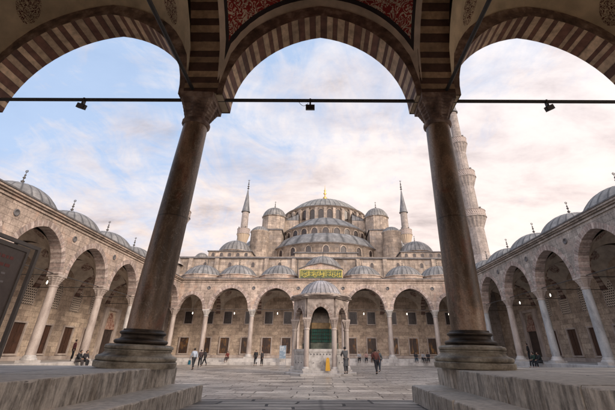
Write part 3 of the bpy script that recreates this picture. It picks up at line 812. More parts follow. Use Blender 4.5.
def half_drum(cx, cy, R, z0, z1, nwin, wz0, wzs, ww, full=False, amin=PI, amax=2 * PI, eave=.3):
    m = M(); m.lathe([(R, z0), (R, z1), (R + eave * .6, z1 + .05), (R + eave, z1 + .18)], 72, (cx, cy, 0), a0=amin, a1=amax if not full else amin + 2 * PI, smooth=True)
    o = m.build('drum', ST_M, MO)
    m = M(); m.lathe([(R + eave, z1 + .183), (R + eave + .06, z1 + .3), (R - .2, z1 + .42)], 72, (cx, cy, 0), a0=amin, a1=amax if not full else amin + 2 * PI); m.build('eave', COPE, o)
    for k in range(nwin):
        a = PI + (PI) * (k + .5) / nwin
        mt = Matrix.Translation((cx, cy, 0)) @ Matrix.Rotation(a + PI / 2, 4, 'Z')
        arch_window(MO, 0, -R, wz0, wzs, ww, mt, DARKG, ST_M, .16, .16)
    return o
def lead_ring(cx, cy, r0, z0, r1, z1, a0=PI, a1=2 * PI, name='lead_roof', bulge=.5):
    m = M(); pr = []
    for i in range(8):
        t = i / 7; pr.append((r0 + (r1 - r0) * t, z0 + (z1 - z0) * (t * (1 - bulge) + bulge * math.sin(t * PI / 2))))
    k = 4; n = 96
    m.lathe(pr, n, (cx, cy, 0), a0=a0, a1=a1, rib=k, ribh=.05, R=1)
    return m.build(name, LEADS, MO)
LEADS = lead('lead_semidome', 3.8, (.18, .175, .17), 1.6)
# lowest apse band (B), middle band (A), main drum
half_drum(AX, 80.5, 12.0, 16.0, 20.2, 11, 18.3, 19.2, 1.15, eave=.35)
lead_ring(AX, 80.5, 12.3, 20.55, 9.85, 23.0)
half_drum(AX, 83.5, 9.9, 22.0, 25.4, 13, 23.2, 24.3, 1.4, eave=.3)
lead_ring(AX, 83.5, 10.2, 25.75, 3.0, 29.6, bulge=.7)
half_drum(AX, 92, 10.6, 26.0, 32.9, 16, 29.8, 31.5, 1.3, full=True, eave=.35)
m = M()
for k in range(17):
    a = PI + PI * k / 16; mt = Matrix.Translation((AX, 92, 0)) @ Matrix.Rotation(a + PI / 2, 4, 'Z')
    q = M(); q.box(-.35, .35, -11.35, -10.5, 29.0, 32.3); q.face([(-.35, -11.35, 32.303), (.35, -11.35, 32.303), (.35, -10.5, 32.85), (-.35, -10.5, 32.85)]); q.xform(mt)
    b_ = len(m.v); m.v += q.v; m.f += [tuple(i + b_ for i in f) for f in q.f]; m.uv += q.uv; m.sm += q.sm; m.mi += q.mi
m.build('buttress', ST_M, MO)
dome(MO, AX, 92, 33.25, 10.2, 4.9, LEADB, 48, fin=5.4, finm=GOLD, name='main_dome', eave=.5)
# square block holding the drum
m = M(); m.box(AX - 12.6, AX + 12.6, 84, 104, 17.803, 28.6); m.build('dome_block', ST_M, MO)
m = M(); m.box(AX - 12.8, AX + 12.8, 83.8, 104.2, 28.603, 28.85); m.build('block_coping', COPE, MO)
for s in (-1, 1):
    x = AX + s * 11.9
    o = thing_part('weight_tower', MO, (0, 0, 0))
    m = M(); m.lathe([(2.75, 16), (2.75, 28.9), (2.95, 29.0), (2.95, 29.15)], 8, (x, 79.5, 0), a0=PI / 8, a1=PI / 8 + 2 * PI, smooth=False); m.build('tower_wall', ST_M, o)
    dome(o, x, 79.5, 29.25, 2.7, 2.3, LEAD, 20, fin=1.8, finm=IRON)
    # raking shoulder between tower and main drum
    m = M(); x0, x1 = sorted((x - s * 2.2, x - s * 5.6)); 
    za, zb = (29.0, 31.5) if s < 0 else (31.5, 29.0)
    m.box(x0, x1, 80.5, 86, 24, 29.0)
    m.build('shoulder', ST_M, o)
    m = M(); m.face([(x0 - .1, 80.3, 29.0 + (0.0 if s < 0 else 1.6)), (x1 + .1, 80.3, 29.0 + (1.6 if s < 0 else 0.0)), (x1 + .1, 86, 29.2 + (1.6 if s < 0 else 0)), (x0 - .1, 86, 29.2 + (0 if s < 0 else 1.6))])
    m.face([(x0, 80.45, 29.0), (x1, 80.45, 29.0), (x1, 80.45, 29.0 + (1.6 if s < 0 else 0.01)), (x0, 80.45, 29.0 + (.01 if s < 0 else 1.6))])
    m.build('shoulder_roof', LEADF, o)
    # small round turret in front
    t = thing_part('turret', MO, (0, 0, 0)); xt = AX + s * 13.4
    m = M(); m.lathe([(1.95, 15.8), (1.85, 22.9), (2.0, 23.0), (2.0, 23.15)], 24, (xt, 71, 0)); m.build('tower_wall', ST_M, t)
    dome(t, xt, 71, 23.2, 1.85, 1.1, LEAD, 14, fin=None)
    # stepped buttress wall between turret and tower, lead slope on top
    m = M()
    for k in range(4):
        y0 = 72.6 + k * 1.5; zt = 20.0 + k * 1.5
        m.box(xt - s * .2 - 1.0, xt - s * .2 + 1.0, y0, y0 + 1.5, 15.8, zt)
    m.build('stepped_buttress', ST_M, MO)
    m = M()
    for k in range(4):
        y0 = 72.6 + k * 1.5; zt = 20.0 + k * 1.5
        m.box(xt - s * .2 - 1.15, xt - s * .2 + 1.15, y0 - .15, y0 + 1.5, zt + .003, zt + .22)
    m.build('buttress_coping', COPE, MO)
    m = M(); xa, xb = sorted((AX + s * 9.4, AX + s * 14.6)); m.box(xa, xb, 74, 84, 15.8, 24.6); m.build('shoulder_block', ST_M, MO)
    m = M(); m.box(xa - .2, xb + .2, 73.8, 84, 24.603, 24.85); m.build('block_coping', COPE, MO)
    # side corner domes on square drums
    xc = AX + s * 17.6
    m = M(); m.box(xc - 3.9, xc + 3.9, 65.2, 74, 16.703, 17.75); m.lathe([(3.25, 17.753), (3.25, 18.35), (3.45, 18.4), (3.45, 18.5)], 16, (xc, 69.6, 0), smooth=False); m.build('dome_base', ST_M, MO)
    m = M(); m.box(xc - 4.1, xc + 4.1, 65.0, 74.2, 17.752, 17.9); m.build('base_coping', COPE, MO)
    dome(MO, xc, 69.6, 18.55, 3.25, 2.3, LEAD, 28, fin=1.3)
    for k in range(5):
        arch_window(MO, xc - 3.0 + k * 1.5, 65.2, 16.85, 17.2, .6, I4, DARKG, ST_M, .1, .06)
    # far side semidomes to the left/right of the main dome
    m = M(); m.lathe([(7.5, 16.7), (7.5, 24), (7.8, 24.1)], 32, (AX + s * 14, 92, 0)); m.build('side_apse', ST_M, MO)
    dome(MO, AX + s * 14, 92, 24.2, 7.5, 4.5, LEAD, 32, fin=None, name='semi_dome')
    # gallery wall set back on both ends
    m = M(); xa, xb = sorted((AX + s * 21.5, AX + s * 26)); m.box(xa, xb, 63, 120, 15.803, 16.3); m.build('gallery_wall', ST_M, MO)
dome(MO, -20.9, 62.8, 15.82, 1.15, 1.0, LEAD, 14, fin=None, name='small_dome')
# drain pipes and finials on the front wall
m = M()
for x in (-19.0, 20.4, -3.9, 5.9): m.tube((x, F + 6.9, 12.0), (x, F + 6.9, 15.4), .07, 6)
m.build('drain_pipe', IRON, MO)
# small windows high in the front wall
for x in (-19.6, -15.4, -11.5, -7.0, 8.6, 13.0, 17, 21.2):
    arch_window(MO, x, F + 7.25, 14.1, 14.6, .55, I4, DARKG, ST_M, .1, .06)

# ------------------------------------------------------------------ minarets
def minaret(x, y, label, zb, r0, balconies, ztop, zsp, zfin, s=1.0, golden=False):
    o = thing('minaret', label, 'minaret', (x, y, 0), 0, 'minarets round the mosque')
    m = M(); zz = [zb] + [b for b in balconies] + [ztop]
    nseg = 16
    m.box(-r0 * 1.45, r0 * 1.45, -r0 * 1.45, r0 * 1.45, .004, zb - 1.2)
    m.lathe([(r0 * 1.9, zb - 1.2), (r0 * 1.05, zb + .6)], 8, smooth=False, a0=PI / 8, a1=PI / 8 + 2 * PI)
    r = r0
    for i in range(len(zz) - 1):
        m.lathe([(r, zz[i] + (.5 if i == 0 else 0)), (r * .95, zz[i + 1])], nseg, smooth=False); r *= .86
    m.build('shaft', MIN, o)
    r = r0
    for b in balconies:
        br = r * 1.52; q = M(); prof = []
        nst = 5; h0 = 1.9 * s
        for k in range(nst):
            ra = r * .95 + (br - r * .95) * (k / nst); rb = r * .95 + (br - r * .95) * ((k + 1) / nst)
            prof += [(ra, b - h0 + h0 * k / nst), (rb, b - h0 + h0 * (k + 1) / nst - .03)]
        P = []; n = 64
        for rr, z in prof:
            P.append([((rr * (1 - .05 * (j % 4 in (1, 2)))) * math.cos(2 * PI * j / n), (rr * (1 - .05 * (j % 4 in (1, 2)))) * math.sin(2 * PI * j / n), z) for j in range(n)])
        q.grid(P, None, False, closeu=True, mi=1 if golden else 0)
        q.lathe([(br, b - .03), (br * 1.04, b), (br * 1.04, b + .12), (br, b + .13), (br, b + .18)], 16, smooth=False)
        bo = q.build('balcony', [MIN, GOLDST], o)
        q = M(); q.lathe([(br * .99, b + .18), (br * .99, b + 1.15 * s), (br * 1.02, b + 1.16 * s), (br * 1.02, b + 1.26 * s), (br * .93, b + 1.26 * s), (br * .93, b + .18)], 16, smooth=False)
        q.build('railing', MINL, bo)
        for k in range(4):
            q = M(); a = k * PI / 2 + .5; q.box(br * .8 * math.cos(a) - .14, br * .8 * math.cos(a) + .14, br * .8 * math.sin(a) - .14, br * .8 * math.sin(a) + .14, b + 1.3 * s, b + 1.7 * s)
            q.tube((br * .93 * math.cos(a), br * .93 * math.sin(a), b + .6), (br * .8 * math.cos(a), br * .8 * math.sin(a), b + 1.5 * s), .04, 5)
            q.build('loudspeaker', IRON, bo)
        r *= .86
    rr = r / .86 * .95
    q = M(); q.lathe([(rr, ztop), (rr * 1.12, ztop + .1), (rr * 1.12, ztop + .3), (rr * 1.0, ztop + .35), (rr * .56, ztop + (zsp - ztop) * .45), (.06, zsp)], 16, smooth=False, unit=True); q.build('spire', LEADF, o)
    finial(o, 0, 0, zsp - .1, zfin, IRON)
    return o
MINL = lattice_mat('pierced_railing', (.42, .35, .31), (.12, .09, .08), .34)
minaret(27.15, 60.6, 'tall pale minaret with stacked balconies right of the right column', 15.5, 1.42, [22.6, 30.5, 37.8], 45.5, 56, 3)
minaret(-25.65, 60.6, 'tall pale minaret hidden mostly behind the left column', 15.5, 1.42, [22.6, 30.5, 37.8], 45.5, 56, 3)
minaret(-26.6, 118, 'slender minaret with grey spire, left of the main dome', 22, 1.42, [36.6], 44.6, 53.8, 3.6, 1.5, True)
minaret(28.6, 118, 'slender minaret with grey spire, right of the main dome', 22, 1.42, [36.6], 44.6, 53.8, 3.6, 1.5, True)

# ------------------------------------------------------------------ fountain
FX, FY = .08, 31.6
FO = thing('fountain', 'hexagonal domed marble fountain in the middle of the courtyard', 'fountain', (FX, FY, 0)); FO.scale = (.975, .975, .975)
R = 2.12
hexa = [(R * math.cos(k * PI / 3), R * math.sin(k * PI / 3)) for k in range(6)]
m = M(); m.lathe([(R + .75, .004), (R + .75, .14), (R + .72, .16), (R + .38, .17), (R + .38, .31), (R + .35, .33), (.01, .33)], 6, smooth=False); m.build('steps', MARB, FO)
for (x, y) in hexa:
    c = thing_part('column', FO, (x, y, 0))
    q = M(); q.lathe([(.205, .5), (.195, 3.15)], 16); q.build('shaft', MARBP, c)
    q = M(); q.box(-.27, .27, -.27, .27, .33, .44); q.lathe([(.26, .44), (.265, .5), (.21, .58)], 16); q.build('base', MARB, c)
    q = M(); cap_mesh(q, .20, 3.08, 3.95, .33, 5); q.build('capital', MARBP, c)
for k in range(6):
    a = (k + .5) * PI / 3; ap = R * math.cos(PI / 6)
    mt = Matrix.Rotation(a + PI / 2, 4, 'Z') @ Matrix.Translation((0, -ap, 0))
    before = set(FO.children)
    arcade(FO, [(0, .80, .12)], -R / 2, R / 2, 3.95, 5.35, .34, mt, MARBS, RINGF, .22, name='arch_wall', ringproud=.03) if False else None
MARBS = noisy('fountain_stone', [(.32, (.13, .105, .09)), (.5, (.32, .265, .23)), (.66, (.44, .37, .325))], 2.2, .7, fine=.5)
RINGF = stripes('fountain_voussoirs', (.42, .35, .31), (.32, .24, .2), .12)
MARBW = noisy('fountain_white_marble', [(.32, (.24, .22, .20)), (.5, (.44, .41, .38)), (.68, (.56, .53, .49))], 2.5, .6)
BASIN = noisy('fountain_tank', [(.3, (.05, .06, .045)), (.6, (.12, .13, .10))], 3, .6)
GREEN = noisy('green_screen', [(.3, (.004, .03, .02)), (.55, (.008, .085, .058)), (.8, (.015, .14, .095))], 4, .6, (1, 1, .3))
TAN = noisy('tan_band', [(.3, (.14, .085, .035)), (.7, (.30, .20, .09))], 4, .6)
for k in range(6):
    a = (k + .5) * PI / 3; ap = R * math.cos(PI / 6)
    mt = Matrix.Rotation(a + PI / 2, 4, 'Z') @ Matrix.Translation((0, -ap, 0))
    arcade(FO, [(0, .70, .16)], -R / 2, R / 2, 3.95, 5.4, .34, mt, MARBS, RINGF, .22, name='arch_wall', ringproud=.025)
    q = M(); q.box(-R / 2 + .18, R / 2 - .18, -.09, .09, .333, 1.75, ch=.03)
    q.box(-R / 2 + .18, R / 2 - .18, -.12, -.092, 1.56, 1.76); q.box(-R / 2 + .18, R / 2 - .18, -.12, -.092, .333, .5)
    for t in range(7):       # dark pierced star openings along the top of each slab
        cx = -.72 + t * .24
        for sgn in (1, -1):
            pts = [(cx + .075 * math.cos(i * PI / 3 + (PI / 6 if sgn < 0 else 0)), 1.40 + .075 * math.sin(i * PI / 3 + (PI / 6 if sgn < 0 else 0))) for i in range(0, 6, 2)]
            q.face([(p[0], -.0925 - .001 * (sgn > 0), p[1]) for p in pts], mi=1)
    for cx in (-.5, 0, .5): q.box(cx - .02, cx + .02, -.15, -.085, .82, .87, mi=1)
    q.xform(mt).build('marble_panel', [MARBW, COPE], FO)
    q = M()
    for zz_ in (5.40, 5.50):
        q.box(-R / 2 - .16 - (zz_ - 5.4), R / 2 + .16 + (zz_ - 5.4), -.30 - (zz_ - 5.4) * 1.4, .1, zz_ + .003, zz_ + .10)
    q.xform(mt).build('cornice', MARBS, FO)
# inner tank with green screens and tan frieze
m = M(); m.lathe([(1.45, .334), (1.45, 1.9), (1.48, 2.15), (1.38, 2.2)], 6, smooth=False); m.build('tank', BASIN, FO)
m = M(); m.lathe([(1.36, 2.2), (1.36, 3.15), (1.33, 3.2)], 6, smooth=False); m.build('green_screen', GREEN, FO)
m = M(); m.lathe([(1.38, 3.2), (1.38, 3.62), (1.3, 3.64)], 6, smooth=False); m.build('tan_frieze', TAN, FO)
m = M()
for k in range(6):
    p0 = Vector((1.42 * math.cos(k * PI / 3), 1.42 * math.sin(k * PI / 3), 0)); p1 = Vector((1.42 * math.cos((k + 1) * PI / 3), 1.42 * math.sin((k + 1) * PI / 3), 0))
    for i in range(9):
        p = p0.lerp(p1, i / 9); m.tube((p.x, p.y, 2.2), (p.x, p.y, 3.2), .014 if i else .03, 5)
    for z_ in (2.22, 2.45, 2.7, 2.95, 3.18): m.tube((p0.x, p0.y, z_), (p1.x, p1.y, z_), .014, 5)
m.build('grille', BRONZE, FO)
m = M(); m.lathe([(1.3, 3.64), (1.25, 3.95), (1.0, 4.4), (.5, 4.75), (.01, 4.85)], 6, smooth=False); m.build('inner_canopy', noisy('canopy_grey', [(.3, (.10, .085, .07)), (.7, (.3, .25, .2))], 3), FO)
vault_m = M(); vault_m.lathe([(R, 5.4), (R + .42, 5.61), (R + .42, 5.7), (1.9, 5.78), (1.86, 5.9)], 24, smooth=False); vault_m.build('drum', MARBS, FO)
dome(FO, 0, 0, 5.9, 1.72, 1.12, lead('lead_fountain', 28, (.30, .28, .28), .5), 28, fin=.55, finm=IRON, name='dome', eave=.14)

# ------------------------------------------------------------------ sign by the left edge
SG = thing('notice_board', 'framed dark notice board on legs at the left edge of the photo', 'sign', (-3.74, 3.12, 1.262), .03)
W2 = 1.86
m = M()
for y in (0, W2): m.box(-.022, .022, y - .022, y + .022, 0, 1.52)
m.box(-.022, .022, .022, W2 - .022, 1.48, 1.52); m.box(-.02, .02, .022, W2 - .022, .24, .27)
m.build('frame', plain('weathered_steel', (.20, .18, .165), .45, .5), SG)
m = M(); m.box(-.02, .02, .10, W2 - .22, .40, 1.40); m.build('board', noisy('board_face', [(.3, (.10, .08, .072)), (.7, (.17, .14, .125))], 2, .35, bump=0), SG)
m = M()
for a, b, c, d in ((.06, W2 - .18, 1.40, 1.45), (.06, W2 - .18, .35, .40), (.06, .10, .40, 1.40), (W2 - .22, W2 - .18, .40, 1.40)): m.box(-.028, .034, a, b, c, d)
m.build('board_border', plain('board_border_metal', (.17, .15, .135), .5, .4), SG)
m = M(); rr_ = random.Random(5)
for row in range(9):
    z = 1.28 - row * .095; y = .25 + rr_.random() * .1
    while y < W2 - .42:
        w = .02 + rr_.random() * .07; hgt = .022 if row > 1 else .036
        m.box(.0205, .0225, y, y + w, z - hgt / 2, z + hgt / 2, mi=0 if row < 2 else 1); y += w + .022
m.build('lettering', [plain('red_letters', (.24, .07, .06), .5), plain('pale_letters', (.30, .28, .28), .5)], SG)
# small black box on the platform at the left edge
o = thing('floor_lamp', 'small black floor floodlight lying on the left platform edge', 'floodlight', (-3.55, 4.55, 1.262), .2)
m = M(); m.box(-.10, .10, -.07, .07, .03, .11, ch=.02); m.build('housing', BLACK, o)
m = M(); m.box(-.12, -.10, -.02, .02, 0, .09); m.box(.10, .12, -.02, .02, 0, .09); m.box(-.12, .12, -.02, .02, 0, .012); m.build('bracket', IRON, o)

# poster stand behind the fountain
o = thing('poster_stand', 'blue and white poster stand just left of the fountain', 'sign', (-4.9, F - 1.4, .004))
m = M()
for x in (-.42, .42): m.box(x - .03, x + .03, -.03, .03, 0, 2.3)
m.box(-.4, .4, -.25, .25, 0, .04); m.build('frame', plain('grey_metal', (.3, .3, .31), .4, .5), o)
m = M(); m.box(-.39, .39, -.02, .02, .75, 2.25); m.build('poster', noisy('poster_face', [(.42, (.16, .22, .28)), (.5, (.32, .36, .40)), (.6, (.42, .44, .46))], 2.2, .5, (1, 1, 1.5), bump=0), o)

# yellow wet-floor cone at the fountain
o = thing('warning_stand', 'yellow folding floor stand against the fountain base', 'floor sign', (.62, FY - 2.12, .33))
YEL = plain('yellow_plastic', (.55, .29, .02), .5)
for s in (-1, 1):
    m = M(); m.face([(-.17, s * .17, 0), (.17, s * .17, 0), (.11, s * .03, .78), (-.11, s * .03, .78)]); m.face([(-.17, s * .14, 0), (-.11, 0, .78), (.11, 0, .78), (.17, s * .14, 0)])
    m.face([(-.17, s * .17, 0), (-.11, s * .03, .78), (-.11, 0, .78), (-.17, s * .14, 0)]); m.face([(.17, s * .17, 0), (.17, s * .14, 0), (.11, 0, .78), (.11, s * .03, .78)])
    m.build('panel', YEL, o)
m = M(); m.tube((-.06, 0, .8), (.06, 0, .8), .03, 8); m.build('handle', YEL, o)

# ------------------------------------------------------------------ people
def skin_obj(name, V, E, Rr, mat, parent, lv=1, root=0):
    me = bpy.data.meshes.new(name); me.from_pydata(V, E, []); o = bpy.data.objects.new(name, me); COL.objects.link(o)
    me.materials.append(mat)
    md = o.modifiers.new('skin', 'SKIN'); 
    if not me.skin_vertices: me.attributes  # layer is made by the modifier below
    if len(me.skin_vertices) == 0:
        bpy.context.view_layer.objects.active = o
        bpy.ops.mesh.customdata_skin_add()
    for i, r in enumerate(Rr):
        sv = me.skin_vertices[0].data[i]; sv.radius = (r, r) if isinstance(r, (int, float)) else r
        sv.use_root = (i == root)
    md.use_smooth_shade = True
    if lv:
        sd = o.modifiers.new('sub', 'SUBSURF'); sd.levels = lv; sd.render_levels = lv
    if parent: o.parent = parent
    return o
SKIN = noisy('skin', [(.3, (.30, .17, .115)), (.7, (.42, .26, .19))], 6, .55, bump=0)
HAIRM = {}
def cmat(c):
    k = 'cloth_%02x%02x%02x' % tuple(int(255 * x ** .45) for x in c)
    if k in HAIRM: return HAIRM[k]
    HAIRM[k] = noisy(k, [(.3, tuple(x * .6 for x in c)), (.7, c)], 7, .85, bump=.3); return HAIRM[k]

def person(x, y, z, rz, pose, top, legs, label, hair=(.02, .015, .012), h=1.72, longcoat=False, phase=1, group=None, bag=None, hat=None, scale=1.0):
    o = thing('person', label, 'person', (x, y, z), rz, group)
    k = h / 1.75 * scale
    # joints: facing +y
    def v(*a): return Vector(a) * k
    hipz = .93; lean = 0.0
    if pose in ('stand', 'walk', 'lean'):
        J = dict(pel=v(0, 0, .97))
        lean = .06 if pose == 'walk' else (.16 if pose == 'lean' else 0)
        J['wai'] = v(0, lean * .3, 1.12); J['che'] = v(0, lean, 1.32); J['nec'] = v(0, lean + .01, 1.5); J['hed'] = v(0, lean + .04, 1.62); J['top'] = v(0, lean + .03, 1.70)
        st = .30 if pose == 'walk' else .05
        for s, n in ((-1, 'l'), (1, 'r')):
            p = s * phase
            J['hip' + n] = v(s * .09, 0, .92); J['kne' + n] = v(s * .10, p * st * .55 + .03, .50); J['ank' + n] = v(s * .10, p * st - (.04 if p < 0 and st > .1 else 0), .09 + (.05 if p < 0 and st > .1 else 0))
            J['toe' + n] = J['ank' + n] + v(s * .01, .15, -.055)
            J['sho' + n] = v(s * .18, lean, 1.43)
            sw = -p * st * .8
            J['elb' + n] = v(s * .24, lean + sw * .4 - .02, 1.15); J['wri' + n] = v(s * .23, lean + sw + .07, .92)
            if pose == 'lean': J['elb' + n] = v(s * .22, lean + .18, 1.2); J['wri' + n] = v(s * .14, lean + .38, 1.12)
    else:  # sit: origin at the seat, feet hang to -.45
        J = dict(pel=v(0, 0, .10), wai=v(0, .04, .26), che=v(0, .10, .45), nec=v(0, .14, .62), hed=v(0, .19, .73), top=v(0, .18, .81))
        dz = -.42
        for s, n in ((-1, 'l'), (1, 'r')):
            J['hip' + n] = v(s * .09, .02, .09); J['kne' + n] = v(s * .13, .44, .09 + .03 * phase * s); J['ank' + n] = v(s * .12, .46 + .06 * s * phase, dz + .09 - .01); J['toe' + n] = J['ank' + n] + v(s * .02, .15, -.05)
            J['sho' + n] = v(s * .18, .11, .56); J['elb' + n] = v(s * .23, .22, .32); J['wri' + n] = v(s * .10, .38, .22)
    # body
    V = []; E = []; Rr = []
    idx = {}
    def add(n, p, r, par=None):
        idx[n] = len(V); V.append(tuple(p)); Rr.append(r * k)
        if par is not None: E.append((idx[par], idx[n]))
    add('pel', J['pel'], .12); add('wai', J['wai'], .105, 'pel'); add('che', J['che'], .12, 'wai'); add('nec', J['nec'], .052, 'che')
    add('jaw', J['nec'].lerp(J['hed'], .55) + v(0, .012, 0), .066, 'nec'); add('hed', J['hed'], .088, 'jaw'); add('top', J['top'], .066, 'hed')
    add('nose', J['hed'] + v(0, .098, -.03), .014, 'hed')
    for s, n in ((-1, 'l'), (1, 'r')):
        add('sho' + n, J['sho' + n], .058, 'che'); add('elb' + n, J['elb' + n], .040, 'sho' + n); add('wri' + n, J['wri' + n], .026, 'elb' + n)
        d = (J['wri' + n] - J['elb' + n]).normalized(); sd = Vector((0, 1, 0)); sd = (sd - d * sd.dot(d)).normalized(); up = d.cross(sd)
        pm = J['wri' + n] + d * .055 * k; add('plm' + n, pm, .030, 'wri' + n)
        for f in range(4):
            a = pm + sd * (.026 - .017 * f) * k + d * .035 * k; ln = (.032, .038, .036, .028)[f] * k
            add('f%d%s' % (f, n), a, .009, 'plm' + n); add('g%d%s' % (f, n), a + d * ln + up * .006 * k, .008, 'f%d%s' % (f, n)); add('h%d%s' % (f, n), a + d * ln * 1.7 + up * .018 * k, .0065, 'g%d%s' % (f, n))
        add('t0' + n, pm + sd * .038 * k - d * .015 * k, .010, 'plm' + n); add('t1' + n, pm + sd * .055 * k + d * .02 * k + up * .008 * k, .008, 't0' + n)
        add('hip' + n, J['hip' + n], .092, 'pel'); add('kne' + n, J['kne' + n], .056, 'hip' + n); add('ank' + n, J['ank' + n], .036, 'kne' + n); add('toe' + n, J['toe' + n], .03, 'ank' + n)
    skin_obj('body', V, E, Rr, SKIN, o)
    def chain(name, spec, edges, mat, root=0):
        vs = [tuple(s_[0]) for s_ in spec]; rs = [s_[1] * k for s_ in spec]
        return skin_obj(name, vs, edges, rs, mat, o, 1, root)
    L = lambda a, b, t: J[a].lerp(J[b], t)
    # jacket: 0 pel 1 wai 2 che 3 neck 4-6 left 7-9 right
    chain('jacket', [(J['pel'] + v(0, 0, -.02), .17), (J['wai'], .158), (J['che'], .178), (L('che', 'nec', .72), .075),
                     (J['shol'], .09), (J['elbl'], .068), (L('elbl', 'wril', .93), .042), (J['shor'], .09), (J['elbr'], .068), (L('elbr', 'wrir', .93), .042)],
          [(0, 1), (1, 2), (2, 3), (2, 4), (4, 5), (5, 6), (2, 7), (7, 8), (8, 9)], cmat(top))
    if longcoat and pose != 'sit':
        m = M(); m.lathe([(.15, .0), (.17, -.2), (.20, -.48)], 16); m.v = [(a * k + J['pel'].x, b * k * .8 + J['pel'].y, c * k + J['pel'].z) for a, b, c in m.v]; m.build('coat_skirt', cmat(top), o)
    chain('trousers', [(J['pel'] + v(0, 0, .0), .125), (J['hipl'], .118), (J['knel'], .09), (L('knel', 'ankl', .93), .07), (J['hipr'], .118), (J['kner'], .09), (L('kner', 'ankr', .93), .07)],
          [(0, 1), (1, 2), (2, 3), (0, 4), (4, 5), (5, 6)], cmat(legs))
    for n in 'lr':
        m = M(); a = J['ank' + n] + v(0, -.05, -.045); b = J['toe' + n] + v(0, .02, -.005)
        skin_obj('shoe', [tuple(a), tuple(a.lerp(b, .5)), tuple(b)], [(0, 1), (1, 2)], [.045 * k, .046 * k, .036 * k], cmat((.03, .025, .022)), o)
    hc = J['hed'] + v(0, -.018, .028)
    m = M(); m.lathe([(.001, .098), (.05, .088), (.083, .055), (.094, .01), (.092, -.04), (.07, -.075), (.05, -.08)], 14)
    m.v = [(a * k + hc.x, b * k * 1.08 + hc.y - (.012 * k if c < 0 else 0), c * k + hc.z) for a, b, c in m.v]
    # open the face side
    keep = [i for i, f in enumerate(m.f) if not (sum(m.v[q][1] for q in f) / len(f) > hc.y + .045 * k and sum(m.v[q][2] for q in f) / len(f) < hc.z + .04 * k)]
    m.f = [m.f[i] for i in keep]; m.uv = [m.uv[i] for i in keep]; m.sm = [m.sm[i] for i in keep]; m.mi = [m.mi[i] for i in keep]
    m.build('hair' if not hat else 'hat', cmat(hat or hair), o)
    if bag:
        c, side_ = bag; w = J['wri' + side_]
        b = thing('carried_bag', label_bag[c], 'bag', (0, 0, 0))
        mt = Matrix.Translation((x, y, z)) @ Matrix.Rotation(rz, 4, 'Z') @ Matrix.Translation((w.x, w.y + .02, w.z - .12))
        m = M(); m.box(-.05, .05, -.16, .16, -.42, -.06); m.v = [(a * (1.5 if cz < -.3 else 1), b_, cz) for a, b_, cz in m.v]; bb = m.xform(mt).build('pouch', cmat(c), b)
        m = M()
        for q in range(8):
            a0, a1 = PI * q / 8, PI * (q + 1) / 8
            m.tube((0, .1 * math.cos(a0), -.07 + .10 * math.sin(a0)), (0, .1 * math.cos(a1), -.07 + .10 * math.sin(a1)), .009, 5)
        m.xform(mt).build('handle', cmat(c), b)
    return o
TEAL = (.02, .17, .24); WBAG = (.6, .6, .6)
label_bag = {TEAL: 'teal shopping bag carried by the man in a pale blue shirt', WBAG: 'white bag held by the dark clothed person before the far portico'}
D2 = (.018, .018, .022)
person(4.45, 31.9, .004, .25, 'walk', (.14, .045, .035), (.022, .02, .025), 'person in brown red jacket and black trousers walking away right of the fountain', h=1.76)
person(5.35, 36.5, .004, 2.6, 'walk', (.12, .14, .15), (.05, .06, .075), 'person in grey blue jacket walking behind the one in brown', phase=-1, h=1.68)
person(1.92, 29.2, .16, .35, 'lean', (.10, .10, .10), (.07, .07, .075), 'person in dark grey coat leaning at the fountain taps', hat=(.012, .012, .014), longcoat=True, h=1.72)
person(-11.95, 38.6, .004, .7, 'walk', (.42, .47, .55), (.028, .03, .035), 'man in pale blue shirt and dark trousers walking at left', bag=(TEAL, 'l'), h=1.82)
person(-13.1, 44.5, .004, .4, 'walk', (.05, .03, .03), (.02, .02, .024), 'person in dark clothes half hidden behind the man in the pale shirt', phase=-1, h=1.72)
person(-14.2, 50.0, .004, 1.5, 'walk', (.025, .022, .025), D2, 'person in black striding left along the far portico step', h=1.76)
person(-8.05, 50.6, .004, 3.0, 'stand', (.02, .02, .022), D2, 'person in black standing with white bag before the far portico', bag=(WBAG, 'l'), h=1.75)
person(-7.3, 50.9, .004, 2.5, 'stand', (.07, .06, .06), (.03, .028, .03), 'person in grey beside the one with the white bag', h=1.66)
sit_f = 'people sitting on the far portico edge'
for x, c, lg, lab in ((5.1, (.38, .37, .38), D2, 'person in pale top sitting nearest the fountain on the far portico edge'),
                      (6.0, (.42, .26, .22), (.03, .03, .04), 'person in pinkish top sitting second from the fountain on the far edge'),
                      (6.9, (.10, .025, .03), D2, 'person in dark red sitting third from the fountain on the far edge'),
                      (12.5, (.03, .03, .035), (.04, .07, .10), 'person in black top and blue jeans sitting at the right far portico edge'),
                      (13.4, (.35, .35, .36), D2, 'person in light grey sitting between two dark figures on the far edge'),
                      (14.1, (.025, .025, .03), D2, 'person in black sitting rightmost of the three near the far column'),
                      (19.0, (.03, .02, .02), D2, 'person in dark clothes sitting far right beside the near column base'),
                      (-12.1, (.20, .04, .03), (.05, .03, .03), 'person in red sitting against the far column left of the fountain')):
    person(x, F - .95, ZP, PI + random.uniform(-.3, .3), 'sit', c, lg, lab, group=sit_f, phase=random.choice((-1, 1)), h=1.7)
person(-19.6, 32.9, ZP, -1.5, 'sit', (.018, .018, .022), (.05, .04, .04), 'person in black sitting on the left portico edge by the near column base', h=1.75)
person(-19.6, 33.8, ZP, -1.8, 'sit', (.03, .025, .03), D2, 'second person in black on the left portico edge, nearer the near column', h=1.7)
person(-22.5, 36.8, ZP, -1.2, 'stand', (.12, .03, .03), D2, 'person in dark red standing inside the left portico', h=1.72)
person(19.6, 36.0, ZP, 1.5, 'sit', (.015, .02, .02), D2, 'person in black sitting nearest on the right portico edge', h=1.75)
